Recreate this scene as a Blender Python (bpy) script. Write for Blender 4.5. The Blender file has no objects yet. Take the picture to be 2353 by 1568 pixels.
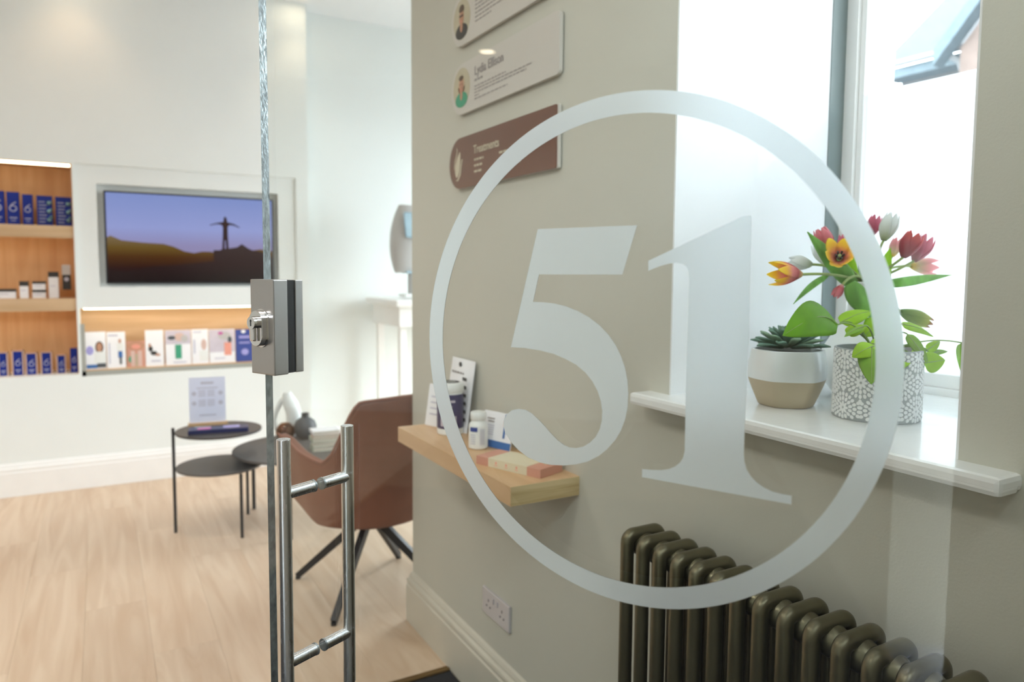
import bpy, bmesh, math, random
from mathutils import Vector, Matrix, Euler, noise
rnd = random.Random(51)
PI = math.pi
S = bpy.context.scene
COL = S.collection

# ---------------------------------------------------------------- camera
cd = bpy.data.cameras.new('camera'); cam = bpy.data.objects.new('camera', cd); COL.objects.link(cam)
S.camera = cam
cd.sensor_width = 36.0; cd.sensor_fit = 'HORIZONTAL'
cd.lens = 36.0 * 1684.987 / 2353
cd.shift_x = -(1216.61 - 1176.5) / 2353
cd.shift_y = (752.635 - 784.0) / 2353
cd.clip_start = 0.02
cam.matrix_world = Matrix(((0.863752, 0.030762, -0.502978, 0), (-0.503836, 0.070726, -0.860899, 0), (0.009091, 0.997021, 0.076589, 1.3), (0, 0, 0, 1)))
cd.dof.use_dof = True; cd.dof.focus_distance = 0.98; cd.dof.aperture_fstop = 4.6

# ---------------------------------------------------------------- sky, daylight, lamps, exposure
W = bpy.data.worlds.new('overcast_sky'); S.world = W; W.use_nodes = True
bgn = W.node_tree.nodes['Background']; bgn.inputs[0].default_value = (0.84, 0.93, 1.0, 1); bgn.inputs[1].default_value = 13.2
def area(name, loc, direction, sx, sy, power, color=(1, 1, 1), portal=False):
    l = bpy.data.lights.new(name, 'AREA'); l.shape = 'RECTANGLE'; l.size = sx; l.size_y = sy; l.energy = power; l.color = color
    if portal: l.cycles.is_portal = True
    o = bpy.data.objects.new(name, l); COL.objects.link(o); o.location = loc
    o.rotation_euler = Vector(direction).to_track_quat('-Z', 'Y').to_euler(); return o
area('daylight_portal_window', (1.53, .82, 1.75), (-1, 0, 0), .62, 1.4, 1, portal=True)
area('daylight_portal_entrance', (-1.27, -.5, 1.1), (0, 1, 0), .5, 2.2, 1, portal=True)
area('daylight_portal_alcove', (3.26, 3.85, 1.25), (-1, 0, 0), 1.5, 2.2, 1, portal=True)
area('added_transom_portal', (-.06, -.5, 2.55), (0, 1, 0), 1.9, .7, 1, portal=True)  # unseen high opening, added to light the glass film and shelf wall
area('added_lounge_portal', (-4.05, -.5, 2.48), (0, 1, 0), 2.1, .8, 1, portal=True)  # unseen high opening, added to light the lounge from the front
S.view_settings.view_transform = 'Standard'; S.view_settings.look = 'None'
S.view_settings.exposure = 0.07; S.view_settings.gamma = 1.0; S.view_settings.use_curve_mapping = False
S.cycles.max_bounces = 10; S.cycles.diffuse_bounces = 5; S.cycles.glossy_bounces = 5
S.cycles.transparent_max_bounces = 16; S.cycles.transmission_bounces = 8
S.cycles.caustics_reflective = False; S.cycles.caustics_refractive = False
S.cycles.sample_clamp_indirect = 6.0; S.cycles.use_denoising = True

# ---------------------------------------------------------------- materials
def srgb(r, g, b):
    f = lambda c: (c / 255 / 12.92) if c <= 10.31 else ((c / 255 + .055) / 1.055) ** 2.4
    return (f(r), f(g), f(b), 1)
def nodes(name):
    m = bpy.data.materials.new(name); m.use_nodes = True
    return m, m.node_tree, m.node_tree.nodes['Principled BSDF']
def mat(name, c, rough=.5, metal=0., var=.06, vs=12., bump=0., bs=60., spec=.5, stretch=(1, 1, 1), sub=0., trans=0., coat=0.):
    """procedural paint-like material: base colour varied by noise, optional bump"""
    m, t, p = nodes(name); N = t.nodes; L = t.links
    tc = N.new('ShaderNodeTexCoord'); mp = N.new('ShaderNodeMapping'); L.new(tc.outputs['Object'], mp.inputs[0])
    mp.inputs['Scale'].default_value = stretch
    nz = N.new('ShaderNodeTexNoise'); nz.inputs['Scale'].default_value = vs; nz.inputs['Detail'].default_value = 4
    L.new(mp.outputs[0], nz.inputs['Vector'])
    rp = N.new('ShaderNodeValToRGB')
    k = lambda f: tuple(min(1, x * f) for x in c[:3]) + (1,)
    rp.color_ramp.elements[0].position = .3; rp.color_ramp.elements[1].position = .7
    rp.color_ramp.elements[0].color = k(1 - var); rp.color_ramp.elements[1].color = k(1 + var)
    L.new(nz.outputs['Fac'], rp.inputs[0]); L.new(rp.outputs[0], p.inputs['Base Color'])
    p.inputs['Roughness'].default_value = rough; p.inputs['Metallic'].default_value = metal
    p.inputs['Specular IOR Level'].default_value = spec
    if coat: p.inputs['Coat Weight'].default_value = coat
    if bump:
        n2 = N.new('ShaderNodeTexNoise'); n2.inputs['Scale'].default_value = bs; n2.inputs['Detail'].default_value = 3
        L.new(mp.outputs[0], n2.inputs['Vector'])
        b = N.new('ShaderNodeBump'); b.inputs['Strength'].default_value = bump; b.inputs['Distance'].default_value = .002
        L.new(n2.outputs['Fac'], b.inputs['Height']); L.new(b.outputs[0], p.inputs['Normal'])
    if trans:   # light passing through thin leaves and petals
        tr = N.new('ShaderNodeBsdfTranslucent'); L.new(rp.outputs[0], tr.inputs[0])
        mx = N.new('ShaderNodeMixShader'); mx.inputs[0].default_value = trans
        L.new(p.outputs[0], mx.inputs[1]); L.new(tr.outputs[0], mx.inputs[2])
        L.new(mx.outputs[0], N['Material Output'].inputs['Surface'])
    return m
def wood(name, c1, c2, axis='x', rough=.45, scale=1., rnd_obj=0.):
    m, t, p = nodes(name); N = t.nodes; L = t.links
    tc = N.new('ShaderNodeTexCoord'); mp = N.new('ShaderNodeMapping'); L.new(tc.outputs['Object'], mp.inputs[0])
    s = {'x': (1.2, 16, 16), 'y': (16, 1.2, 16), 'z': (16, 16, 1.2)}[axis]
    mp.inputs['Scale'].default_value = tuple(v * scale for v in s)
    if rnd_obj:
        oi = N.new('ShaderNodeObjectInfo'); mm = N.new('ShaderNodeMath'); mm.operation = 'MULTIPLY'; mm.inputs[1].default_value = 37.
        L.new(oi.outputs['Random'], mm.inputs[0]); cb = N.new('ShaderNodeCombineXYZ')
        for i in range(3): L.new(mm.outputs[0], cb.inputs[i])
        L.new(cb.outputs[0], mp.inputs['Location'])
    nz = N.new('ShaderNodeTexNoise'); nz.inputs['Scale'].default_value = 1.; nz.inputs['Detail'].default_value = 6; nz.inputs['Distortion'].default_value = 1.2
    L.new(mp.outputs[0], nz.inputs['Vector'])
    rp = N.new('ShaderNodeValToRGB'); rp.color_ramp.elements[0].position = .32; rp.color_ramp.elements[1].position = .66
    rp.color_ramp.elements[0].color = c1; rp.color_ramp.elements[1].color = c2
    L.new(nz.outputs['Fac'], rp.inputs[0]); out = rp.outputs[0]
    if rnd_obj:
        hs = N.new('ShaderNodeHueSaturation'); mr = N.new('ShaderNodeMapRange')
        mr.inputs['To Min'].default_value = 1 - rnd_obj; mr.inputs['To Max'].default_value = 1 + rnd_obj
        L.new(oi.outputs['Random'], mr.inputs[0]); L.new(mr.outputs[0], hs.inputs['Value']); L.new(out, hs.inputs['Color']); out = hs.outputs[0]
    L.new(out, p.inputs['Base Color']); p.inputs['Roughness'].default_value = rough
    b = N.new('ShaderNodeBump'); b.inputs['Strength'].default_value = .12; b.inputs['Distance'].default_value = .001
    L.new(nz.outputs['Fac'], b.inputs['Height']); L.new(b.outputs[0], p.inputs['Normal'])
    return m
def metal(name, c, rough=.28, brush=(1, 1, 60), var=.12):
    m, t, p = nodes(name); N = t.nodes; L = t.links
    tc = N.new('ShaderNodeTexCoord'); mp = N.new('ShaderNodeMapping'); mp.inputs['Scale'].default_value = brush
    L.new(tc.outputs['Object'], mp.inputs[0]); nz = N.new('ShaderNodeTexNoise'); nz.inputs['Scale'].default_value = 18; nz.inputs['Detail'].default_value = 5
    L.new(mp.outputs[0], nz.inputs['Vector']); mr = N.new('ShaderNodeMapRange')
    mr.inputs['To Min'].default_value = rough * (1 - var); mr.inputs['To Max'].default_value = rough * (1 + var)
    L.new(nz.outputs['Fac'], mr.inputs[0]); L.new(mr.outputs[0], p.inputs['Roughness'])
    p.inputs['Base Color'].default_value = c; p.inputs['Metallic'].default_value = 1
    p.inputs['Anisotropic'].default_value = .3
    return m
def glow(name, c, s):
    m, t, p = nodes(name); p.inputs['Base Color'].default_value = (.05, .05, .05, 1)
    p.inputs['Emission Color'].default_value = c; p.inputs['Emission Strength'].default_value = s; return m
def clear(name, tint, ior=1.5, haze=0.):
    """thin clear glass: straight-through transmission plus Fresnel reflection"""
    m = bpy.data.materials.new(name); m.use_nodes = True; t = m.node_tree; N = t.nodes; L = t.links
    N.remove(N['Principled BSDF'])
    tr = N.new('ShaderNodeBsdfTransparent'); tr.inputs[0].default_value = tint
    gl = N.new('ShaderNodeBsdfGlossy'); gl.inputs['Roughness'].default_value = .0
    fr = N.new('ShaderNodeFresnel'); ge = N.new('ShaderNodeNewGeometry'); mr = N.new('ShaderNodeMapRange')   # same reflectance from both sides of each face
    mr.inputs['To Min'].default_value = ior; mr.inputs['To Max'].default_value = 1 / ior
    L.new(ge.outputs['Backfacing'], mr.inputs[0]); L.new(mr.outputs[0], fr.inputs[0])
    nz = N.new('ShaderNodeTexNoise'); nz.inputs['Scale'].default_value = 3
    bm_ = N.new('ShaderNodeBump'); bm_.inputs['Strength'].default_value = .004; L.new(nz.outputs['Fac'], bm_.inputs['Height']); L.new(bm_.outputs[0], gl.inputs['Normal'])
    mx = N.new('ShaderNodeMixShader'); L.new(fr.outputs[0], mx.inputs[0]); L.new(tr.outputs[0], mx.inputs[1]); L.new(gl.outputs[0], mx.inputs[2])
    L.new(mx.outputs[0], N['Material Output'].inputs['Surface']); return m
def frost(name, c, through, forward=0.):
    """etched or frosted film: partly diffuse, partly translucent"""
    m = bpy.data.materials.new(name); m.use_nodes = True; t = m.node_tree; N = t.nodes; L = t.links
    N.remove(N['Principled BSDF'])
    d = N.new('ShaderNodeBsdfDiffuse'); tl = N.new('ShaderNodeBsdfTranslucent')
    nz = N.new('ShaderNodeTexNoise'); nz.inputs['Scale'].default_value = 400; rp = N.new('ShaderNodeValToRGB')
    rp.color_ramp.elements[0].color = tuple(x * .985 for x in c[:3]) + (1,); rp.color_ramp.elements[1].color = c
    L.new(nz.outputs['Fac'], rp.inputs[0]); L.new(rp.outputs[0], d.inputs[0]); L.new(rp.outputs[0], tl.inputs[0])
    mx = N.new('ShaderNodeMixShader'); mx.inputs[0].default_value = through
    L.new(d.outputs[0], mx.inputs[1]); L.new(tl.outputs[0], mx.inputs[2]); out = mx.outputs[0]
    if forward:   # etched surface also scatters light forward
        rf = N.new('ShaderNodeBsdfRefraction'); rf.inputs['Roughness'].default_value = .42; rf.inputs['IOR'].default_value = 1.4; L.new(rp.outputs[0], rf.inputs[0])
        m2 = N.new('ShaderNodeMixShader'); m2.inputs[0].default_value = forward; L.new(out, m2.inputs[1]); L.new(rf.outputs[0], m2.inputs[2]); out = m2.outputs[0]
    L.new(out, N['Material Output'].inputs['Surface']); return m

M = {}
M['wall'] = mat('warm_white_wall_paint', (.57, .56, .485, 1), .75, var=.012, vs=3, bump=.12, bs=260)
M['wall_lounge'] = mat('white_wall_paint', (.83, .86, .84, 1), .8, var=.01, vs=3)
M['ceiling'] = mat('ceiling_paint', (.86, .86, .85, 1), .9, var=.01)
M['trimwhite'] = mat('white_eggshell_trim', (.89, .88, .86, 1), .35, var=.015)
M['trimwall'] = mat('off_white_skirting_paint', (.60, .575, .49, 1), .4, var=.015)
M['reveal'] = mat('white_reveal_paint', (.86, .87, .88, 1), .7, var=.01)
M['jamb_shade'] = mat('grey_green_jamb_shade_tint', (.17, .21, .21, 1), .5, var=.02)  # shade of the recessed jamb strip, put into the colour
M['sill'] = mat('gloss_white_sill_paint', (.85, .86, .85, 1), .22, var=.02, bump=.3, bs=24, coat=.3)
M['floor'] = wood('pale_oak_plank', srgb(196, 170, 143), srgb(213, 192, 168), 'y', .42, 1., .035)
M['sub'] = mat('dark_subfloor', (.25, .19, .13, 1), .8)
M['oak'] = wood('oak_shelf_veneer', srgb(196, 158, 116), srgb(214, 180, 140), 'y', .4)
M['oak_end'] = wood('oak_end_grain', srgb(186, 160, 112), srgb(218, 196, 150), 'x', .5, 3.)
M['oak_back'] = wood('oak_niche_veneer', srgb(204, 156, 108), srgb(218, 176, 128), 'z', .5)
M['oak_shelf'] = wood('oak_niche_shelf', srgb(196, 162, 122), srgb(212, 180, 142), 'x', .5)
M['steel'] = metal('brushed_stainless_steel', (.74, .74, .75, 1), .27, (14, 14, 1), .06)
M['steel_h'] = metal('satin_steel_lock_case', (.52, .50, .49, 1), .34, (30, 1, 1))
M['chrome'] = metal('polished_cylinder_steel', (.75, .74, .73, 1), .12)
M['rubber'] = mat('black_rubber_gasket', (.02, .022, .025, 1), .45, var=.1)
M['glass'] = clear('clear_door_glass', (.975, .985, .975, 1), 1.5)
M['wglass'] = clear('window_glass', (.97, .98, .98, 1), 1.45)
M['edge'] = mat('polished_glass_edge', (.36, .40, .41, 1), .22, metal=.6, var=.35, vs=120, stretch=(1, 1, .6), bump=.25, bs=260)
M['frost'] = frost('etched_frost_film', (.89, .965, 1., 1), .0, .52)
M['film_back'] = frost('etched_frost_inner_face', (1, 1, 1, 1), .0, 1.0)
M['film'] = frost('white_privacy_film', (.93, .95, .97, 1), .75)
M['bronze'] = mat('bronze_metallic_paint', (.165, .148, .092, 1), .33, metal=.75, var=.08, vs=8, bump=.15, bs=120)
M['black'] = mat('matt_black_steel', (.018, .018, .02, 1), .45, var=.1)
M['tabletop'] = mat('charcoal_table_top', (.060, .054, .050, 1), .42, var=.05)
M['tabletop_grey'] = mat('dark_grey_table_top', (.11, .105, .102, 1), .5, var=.05)
M['leather'] = mat('chestnut_leather', (.215, .085, .052, 1), .50, var=.12, vs=5, bump=.35, bs=160)
M['leather_pipe'] = mat('chestnut_piping', (.30, .13, .09, 1), .5, var=.1)
M['screenblack'] = mat('tv_bezel_black', (.012, .014, .018, 1), .3)
M['mat'] = mat('dark_entrance_matting', (.018, .018, .02, 1), .95, var=.3, vs=80, bump=1., bs=300)
M['brass'] = metal('aged_brass_strip', (.30, .20, .09, 1), .4, (40, 1, 1))
M['blue'] = mat('royal_blue_carton', (.004, .022, .24, 1), .4, var=.05, spec=.3)
M['blue2'] = mat('navy_carton', (.015, .03, .16, 1), .35, var=.05)
M['silver'] = mat('silver_print', (.42, .44, .62, 1), .35, var=.05)
M['teal'] = mat('pale_foil_print', (.22, .42, .50, 1), .25, metal=.4, var=.3, vs=60)
M['paper'] = mat('white_paper', (.86, .87, .90, 1), .6, var=.01)
M['paperblue'] = mat('pale_blue_paper', (.72, .76, .92, 1), .5, var=.015)
M['ink'] = mat('grey_ink', (.30, .27, .26, 1), .7)
M['inklight'] = mat('pale_grey_ink', (.52, .52, .62, 1), .7)
M['plaque'] = mat('warm_white_acrylic', (.60, .57, .52, 1), .3, var=.01)
M['brownplaque'] = mat('brown_acrylic', (.150, .058, .032, 1), .3, var=.03)
M['cream'] = mat('cream_print', (.62, .56, .42, 1), .5)
M['skin'] = mat('skin_print', (.52, .27, .17, 1), .6)
M['hair'] = mat('dark_hair_print', (.10, .06, .035, 1), .7)
M['blond'] = mat('blond_hair_print', (.58, .46, .30, 1), .7)
M['beigeoval'] = mat('beige_print', (.52, .47, .33, 1), .6)
M['green_print'] = mat('green_print', (.05, .34, .20, 1), .6)
M['black_print'] = mat('black_print', (.03, .028, .026, 1), .6)
M['purple'] = mat('dark_purple_label', (.035, .028, .11, 1), .35, var=.05)
M['lilac'] = mat('lilac_label', (.60, .55, .62, 1), .5)
M['plastic'] = mat('white_plastic', (.80, .82, .80, 1), .3, var=.01)
M['navyprint'] = mat('navy_print', (.04, .07, .30, 1), .5)
M['blueprint'] = mat('blue_print', (.04, .15, .42, 1), .5)
M['pinkbox'] = mat('salmon_card', (.60, .30, .22, 1), .55, var=.03)
M['sleeve'] = mat('cream_card_sleeve', (.70, .64, .47, 1), .6, var=.02)
M['pinkprint'] = mat('coral_print', (.78, .33, .25, 1), .6)
M['socket'] = mat('white_socket_plastic', (.58, .55, .56, 1), .25, var=.01)
M['hole'] = mat('dark_slot', (.03, .03, .03, 1), .7)
M['glaze'] = mat('white_pot_glaze', (.74, .77, .77, 1), .28, var=.02, coat=.4)
M['clay'] = mat('tan_unglazed_clay', (.48, .40, .28, 1), .7, var=.05, bump=.1)
M['potgrey'] = mat('grey_pot_ground', (.40, .43, .44, 1), .6, var=.05)
M['potwhite'] = mat('white_relief_glaze', (.84, .86, .86, 1), .35, var=.01)
M['soil'] = mat('dark_compost', (.035, .022, .016, 1), .95, var=.4, vs=80, bump=1, bs=200)
M['vase'] = mat('white_ceramic_vase', (.80, .83, .82, 1), .35, var=.01)
M['succ'] = mat('grey_green_succulent', (.15, .28, .21, 1), .55, var=.3, vs=30, trans=.2)
M['succ_l'] = mat('pale_succulent_leaf', (.26, .40, .27, 1), .5, var=.25, vs=30, trans=.2)
M['leafdark'] = mat('dark_green_leaf', (.18, .42, .012, 1), .45, var=.28, vs=16, trans=.42, spec=.3)
M['leaflime'] = mat('lime_green_leaf', (.42, .66, .03, 1), .5, var=.18, vs=20, trans=.5, spec=.3)
M['leafmid'] = mat('fresh_green_leaf', (.30, .52, .07, 1), .5, var=.2, vs=20, trans=.45, spec=.3)
M['tulipleaf'] = mat('tulip_leaf_green', (.25, .50, .12, 1), .5, var=.25, vs=9, stretch=(6, 6, 1), trans=.48, spec=.3)
M['tulipleaf_l'] = mat('bright_tulip_leaf', (.42, .68, .03, 1), .5, var=.15, vs=9, trans=.5, spec=.3)
M['stem'] = mat('pale_green_stem', (.34, .44, .15, 1), .5, var=.1, trans=.2)
M['stemdark'] = mat('green_petiole', (.20, .32, .06, 1), .5, var=.15)
M['anther'] = mat('black_anther', (.02, .01, .015, 1), .6)
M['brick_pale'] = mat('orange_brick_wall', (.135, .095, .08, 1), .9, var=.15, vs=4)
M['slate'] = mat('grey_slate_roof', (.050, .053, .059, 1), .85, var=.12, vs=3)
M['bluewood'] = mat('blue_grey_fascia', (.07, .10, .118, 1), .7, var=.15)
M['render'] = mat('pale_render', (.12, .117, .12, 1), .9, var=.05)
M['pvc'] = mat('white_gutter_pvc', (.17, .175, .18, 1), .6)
M['pavement'] = mat('grey_paving', (.34, .35, .37, 1), .9, var=.15, vs=2)
M['amber'] = clear('amber_glass', (.62, .42, .26, 1), 1.5)
M['smoke'] = mat('grey_blue_ceramic', (.075, .085, .095, 1), .45, var=.05)
M['pages'] = mat('book_page_edges', (.66, .62, .54, 1), .8, var=.1, vs=4, stretch=(1, 1, 80))
M['coverpink'] = mat('dusty_pink_cover', (.66, .48, .42, 1), .6)
M['covergreen'] = mat('pale_sage_cover', (.48, .54, .44, 1), .6)
M['navybook'] = mat('navy_book_cover', (.025, .03, .10, 1), .35)
M['violetprint'] = mat('violet_print', (.38, .36, .72, 1), .4)
M['magprint'] = mat('magenta_print', (.50, .12, .34, 1), .4)
M['machine'] = mat('grey_machine_shell', (.50, .49, .48, 1), .35, var=.02)
M['machblue'] = mat('pale_blue_display', (.36, .50, .58, 1), .2)
M['gap_shade'] = mat('greige_niche_gap_shade', (.36, .36, .32, 1), .6, var=.02)  # shadow gap round the oak insert, coloured in
M['ledstrip'] = glow('warm_led_strip', (1, .76, .46, 1), 10.0)
M['ledstrip_low'] = glow('warm_led_strip_shelf', (1, .70, .40, 1), 14.0)
M['fill_diffuser'] = glow('fill_panel_diffuser', (1, .95, .88, 1), 6.0)  # glowing face of the added ceiling fill panels
M['ledstrip_niche'] = glow('warm_led_strip_niche', (1, .76, .48, 1), 13.0)
M['lamp'] = glow('warm_lamp_disc', (1, .84, .62, 1), 14.0)
M['jacket'] = mat('dark_jacket_cloth', (.03, .032, .036, 1), .9, var=.1)
M['face'] = mat('skin', (.45, .28, .21, 1), .6, var=.05)

# ---------------------------------------------------------------- mesh helpers
class MB:
    def __init__(s): s.bm = bmesh.new(); s.mats = []; s.k = 0
    def m(s, key):
        mt = M[key] if isinstance(key, str) else key
        if mt not in s.mats: s.mats.append(mt)
        s.k = s.mats.index(mt); return s
    def _f(s, vs, smooth=False):
        try: f = s.bm.faces.new(vs)
        except ValueError: return None
        f.material_index = s.k; f.smooth = smooth; return f
    def box(s, a, b, bev=0., xf=None):
        x0, y0, z0 = (min(a[i], b[i]) for i in range(3)); x1, y1, z1 = (max(a[i], b[i]) for i in range(3))
        P = [(x0, y0, z0), (x1, y0, z0), (x1, y1, z0), (x0, y1, z0), (x0, y0, z1), (x1, y0, z1), (x1, y1, z1), (x0, y1, z1)]
        v = [s.bm.verts.new((xf @ Vector(p)) if xf else p) for p in P]
        fs = [s._f([v[i] for i in q]) for q in ((0, 3, 2, 1), (4, 5, 6, 7), (0, 1, 5, 4), (1, 2, 6, 5), (2, 3, 7, 6), (3, 0, 4, 7))]
        if bev > 0:
            es = list({e for f in fs for e in f.edges})
            r = bmesh.ops.bevel(s.bm, geom=es, offset=bev, segments=2, affect='EDGES', profile=.6)
            for f in r['faces']: f.material_index = s.k
        return s
    def tube(s, pts, r, n=14, cap=True, smooth=True):
        pts = [Vector(p) for p in pts]; rs = r if isinstance(r, (list, tuple)) else [r] * len(pts)
        t0 = (pts[1] - pts[0]).normalized(); up = Vector((0, 0, 1)) if abs(t0.z) < .9 else Vector((1, 0, 0))
        a = t0.cross(up).normalized(); rings = []
        for i, p in enumerate(pts):
            t = (pts[min(i + 1, len(pts) - 1)] - pts[max(i - 1, 0)]).normalized()
            a = (a - t * a.dot(t)).normalized(); b = t.cross(a)
            rings.append([s.bm.verts.new(p + (a * math.cos(q) + b * math.sin(q)) * rs[i]) for q in (2 * PI * j / n for j in range(n))])
        for A, B in zip(rings, rings[1:]):
            for j in range(n): s._f([A[j], A[(j + 1) % n], B[(j + 1) % n], B[j]], smooth)
        if cap: s._f(rings[0][::-1]); s._f(rings[-1])
        return s
    def lathe(s, prof, n=40, c=(0, 0, 0), cap=True, smooth=True, xf=None, poly=None):
        rings = []
        for r, z in prof:
            ring = []
            for j in range(n):
                q = 2 * PI * j / n; k = poly(q, z) if poly else 1
                p = Vector((c[0] + r * k * math.cos(q), c[1] + r * k * math.sin(q), c[2] + z))
                ring.append(s.bm.verts.new(xf @ p if xf else p))
            rings.append(ring)
        for A, B in zip(rings, rings[1:]):
            for j in range(n): s._f([A[j], A[(j + 1) % n], B[(j + 1) % n], B[j]], smooth)
        if cap: s._f(rings[0][::-1]); s._f(rings[-1])
        return s
    def prism(s, pts, f, h):
        """pts: 2D outline (ccw); f(x, y, t) -> 3D point, extruded from t=0 to t=h"""
        A = [s.bm.verts.new(f(x, y, 0)) for x, y in pts]; B = [s.bm.verts.new(f(x, y, h)) for x, y in pts]; n = len(pts)
        s._f(A[::-1]); s._f(B)
        for i in range(n): s._f([A[i], A[(i + 1) % n], B[(i + 1) % n], B[i]])
        return s
    def grid(s, g, smooth=True, close=False):
        V = [[s.bm.verts.new(p) for p in row] for row in g]
        for i in range(len(V) - 1):
            n = len(V[i])
            for j in range(n if close else n - 1):
                s._f([V[i][j], V[i][(j + 1) % n], V[i + 1][(j + 1) % n], V[i + 1][j]], smooth)
        return s
    def build(s, name, parent=None, tri=False, normals=True):
        if normals: bmesh.ops.recalc_face_normals(s.bm, faces=s.bm.faces[:])
        if tri: bmesh.ops.triangulate(s.bm, faces=[f for f in s.bm.faces if len(f.verts) > 4])
        for e in s.bm.edges:
            if len(e.link_faces) == 2 and e.calc_face_angle(0) > .75: e.smooth = False
        me = bpy.data.meshes.new(name); s.bm.to_mesh(me); s.bm.free()
        for mt in s.mats: me.materials.append(mt)
        o = bpy.data.objects.new(name, me); COL.objects.link(o)
        if parent: o.parent = parent
        if name in ('printed_text', 'printed_icons', 'printed_bars', 'foil_pattern', 'cover_picture', 'label_print', 'pin_holes'): o['kind'] = 'stuff'
        return o
def tag(o, label, cat=None, group=None, kind=None):
    o['label'] = label
    if cat: o['category'] = cat
    if group: o['group'] = group
    if kind: o['kind'] = kind
    return o
def thing(name, label, cat, loc=(0, 0, 0), rz=0., group=None):
    o = bpy.data.objects.new(name, None); COL.objects.link(o); o.location = loc; o.rotation_euler = (0, 0, rz); o.empty_display_size = .05
    return tag(o, label, cat, group)
def struct(o, label): return tag(o, label, None, None, 'structure')
def solid(o, t, off=0.):
    md = o.modifiers.new('thickness', 'SOLIDIFY'); md.thickness = t; md.offset = off; return o
def subsurf(o, n=1):
    md = o.modifiers.new('smooth', 'SUBSURF'); md.levels = n; md.render_levels = n; return o

# ================================================================ SETTING
CEIL = 3.02; XL = -5.2; XR = 3.2; YF = 4.991; WX = .965; WY = 2.49; YB = -.3
# floor: planks laid along y, each its own piece
b = MB().m('sub'); b.box((XL, YB, -.08), (XR, 5.4, -.014)); floor = b.build('floor'); struct(floor, 'pale oak plank floor running through the lounge')
pw, pl = .205, 1.32
pm = MB().m('floor').box((-pw / 2 + .0002, -pl / 2 + .0002, -.013), (pw / 2 - .0002, pl / 2 - .0002, 0), .0005).build('plank', floor)
first = True; i = 0; x = -2.55
while x < XR:
    y = 2.10 + .10 - (i * .47 % pl) - .0
    while y < 5.2:
        y0 = max(y, 2.135); y1 = min(y + pl, 5.2)
        if y1 - y0 > .05 and (x < 1.0 or y1 > 2.3):
            o = pm if first else pm.copy()
            if not first: COL.objects.link(o)
            first = False; o.parent = floor; o.location = (x + pw / 2, (y0 + y1) / 2, 0); o.scale = (1, (y1 - y0) / pl, 1)
        y += pl
    x += pw; i += 1
b = MB().m('floor').box((XL, 2.135, -.013), (-2.555, 5.2, 0)); b.build('plank_field', floor)
b = MB().m('mat').box((-3.0, -.28, -.013), (.944, 2.108, -.002)); o = b.build('entrance_mat'); tag(o, 'dark recessed entrance matting in front of the brass threshold strip', 'mat')
b = MB().m('brass').box((-3.0, 2.108, -.013), (.944, 2.134, .004), .002); b.m('brass').tube([(-3, 2.114, .004), (.944, 2.114, .004)], .003, 8); struct(b.build('trim_1'), 'brass threshold strip between matting and oak planks')
b = MB().m('sub').box((XL, YB, -.013), (-3.0, 2.134, -.001)); struct(b.build('trim_2'), 'plain floor edging beside the entrance matting')

b = MB().m('ceiling').box((XL - .2, YB - .3, CEIL), (XR + .2, 5.5, CEIL + .15)); struct(b.build('ceiling'), 'plain white ceiling over lounge and lobby')

# right wall with deep window opening
wy0, wy1, wz0, wz1 = .533, 1.102, 1.035, 2.62
XO = 1.52
b = MB().m('wall')
def wallbox(b, a, c, faces=None): b.box(a, c)
b.box((WX, YB, 0), (XO, wy0, CEIL)); b.box((WX, wy1, 0), (XO, WY, CEIL)); b.box((WX, wy0, 0), (XO, wy1, wz0)); b.box((WX, wy0, wz1), (XO, wy1, CEIL))
struct(b.build('wall_right'), 'warm white painted wall carrying the plaques, shelf and radiator')
b = MB().m('reveal')
b.box((WX + .001, wy1 - .004, wz0), (1.405, wy1 + .001, wz1)); b.box((WX + .001, wy0 - .001, wz0), (1.405, wy0 + .004, wz1)); b.box((WX + .001, wy0, wz1 - .004), (1.405, wy1, wz1 + .001))
b.m('jamb_shade'); b.box((1.405, wy1 - .006, wz0), (1.452, wy1 + .001, wz1)); b.box((1.405, wy0 - .001, wz0), (1.452, wy0 + .006, wz1))  # darker strips drawn where the reveal falls into shade by the frame
struct(b.build('trim_3'), 'bright white window reveal lining with a shade-coloured strip beside the frame')
# window
win = thing('window_1', 'deep set white sash window behind the flowers', None); win['kind'] = 'structure'
b = MB().m('trimwhite'); fx0, fx1 = 1.452, 1.50
b.box((fx0, wy1 - .034, wz0), (fx1, wy1, wz1), .002); b.box((fx0, wy0, wz0), (fx1, wy0 + .034, wz1), .002)
b.box((fx0, wy0 + .034, wz0), (fx1, wy1 - .034, 1.072), .002); b.box((fx0, wy0 + .034, wz1 - .03), (fx1, wy1 - .034, wz1), .002)
b.build('window_frame', win)
b = MB().m('trimwhite'); sx0, sx1 = 1.462, 1.492
b.box((sx0, wy1 - .048, 1.072), (sx1, wy1 - .034, 2.55), .002); b.box((sx0, wy0 + .034, 1.072), (sx1, wy0 + .048, 2.55), .002); b.box((sx0, wy0 + .048, 1.072), (sx1, wy1 - .048, 1.10), .002)
b.build('sash', win)
b = MB().m('wglass').box((1.478, wy0 + .048, 1.10), (1.482, wy1 - .048, 2.59)); b.build('pane', win)
b = MB().m('film').box((1.4755, wy0 + .048, 1.10), (1.4775, wy1 - .048, 1.698)); o = b.build('privacy_film', win); o['label'] = 'white privacy film on the lower pane'
# sill
b = MB().m('sill').box((.915, .455, 1.037), (1.452, 1.165, 1.058), .007); b.box((.915, .455, 1.034), (.962, 1.165, 1.05), .007)
o = b.build('trim_4'); struct(o, 'glossy white painted window sill holding the plant pots')

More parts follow.
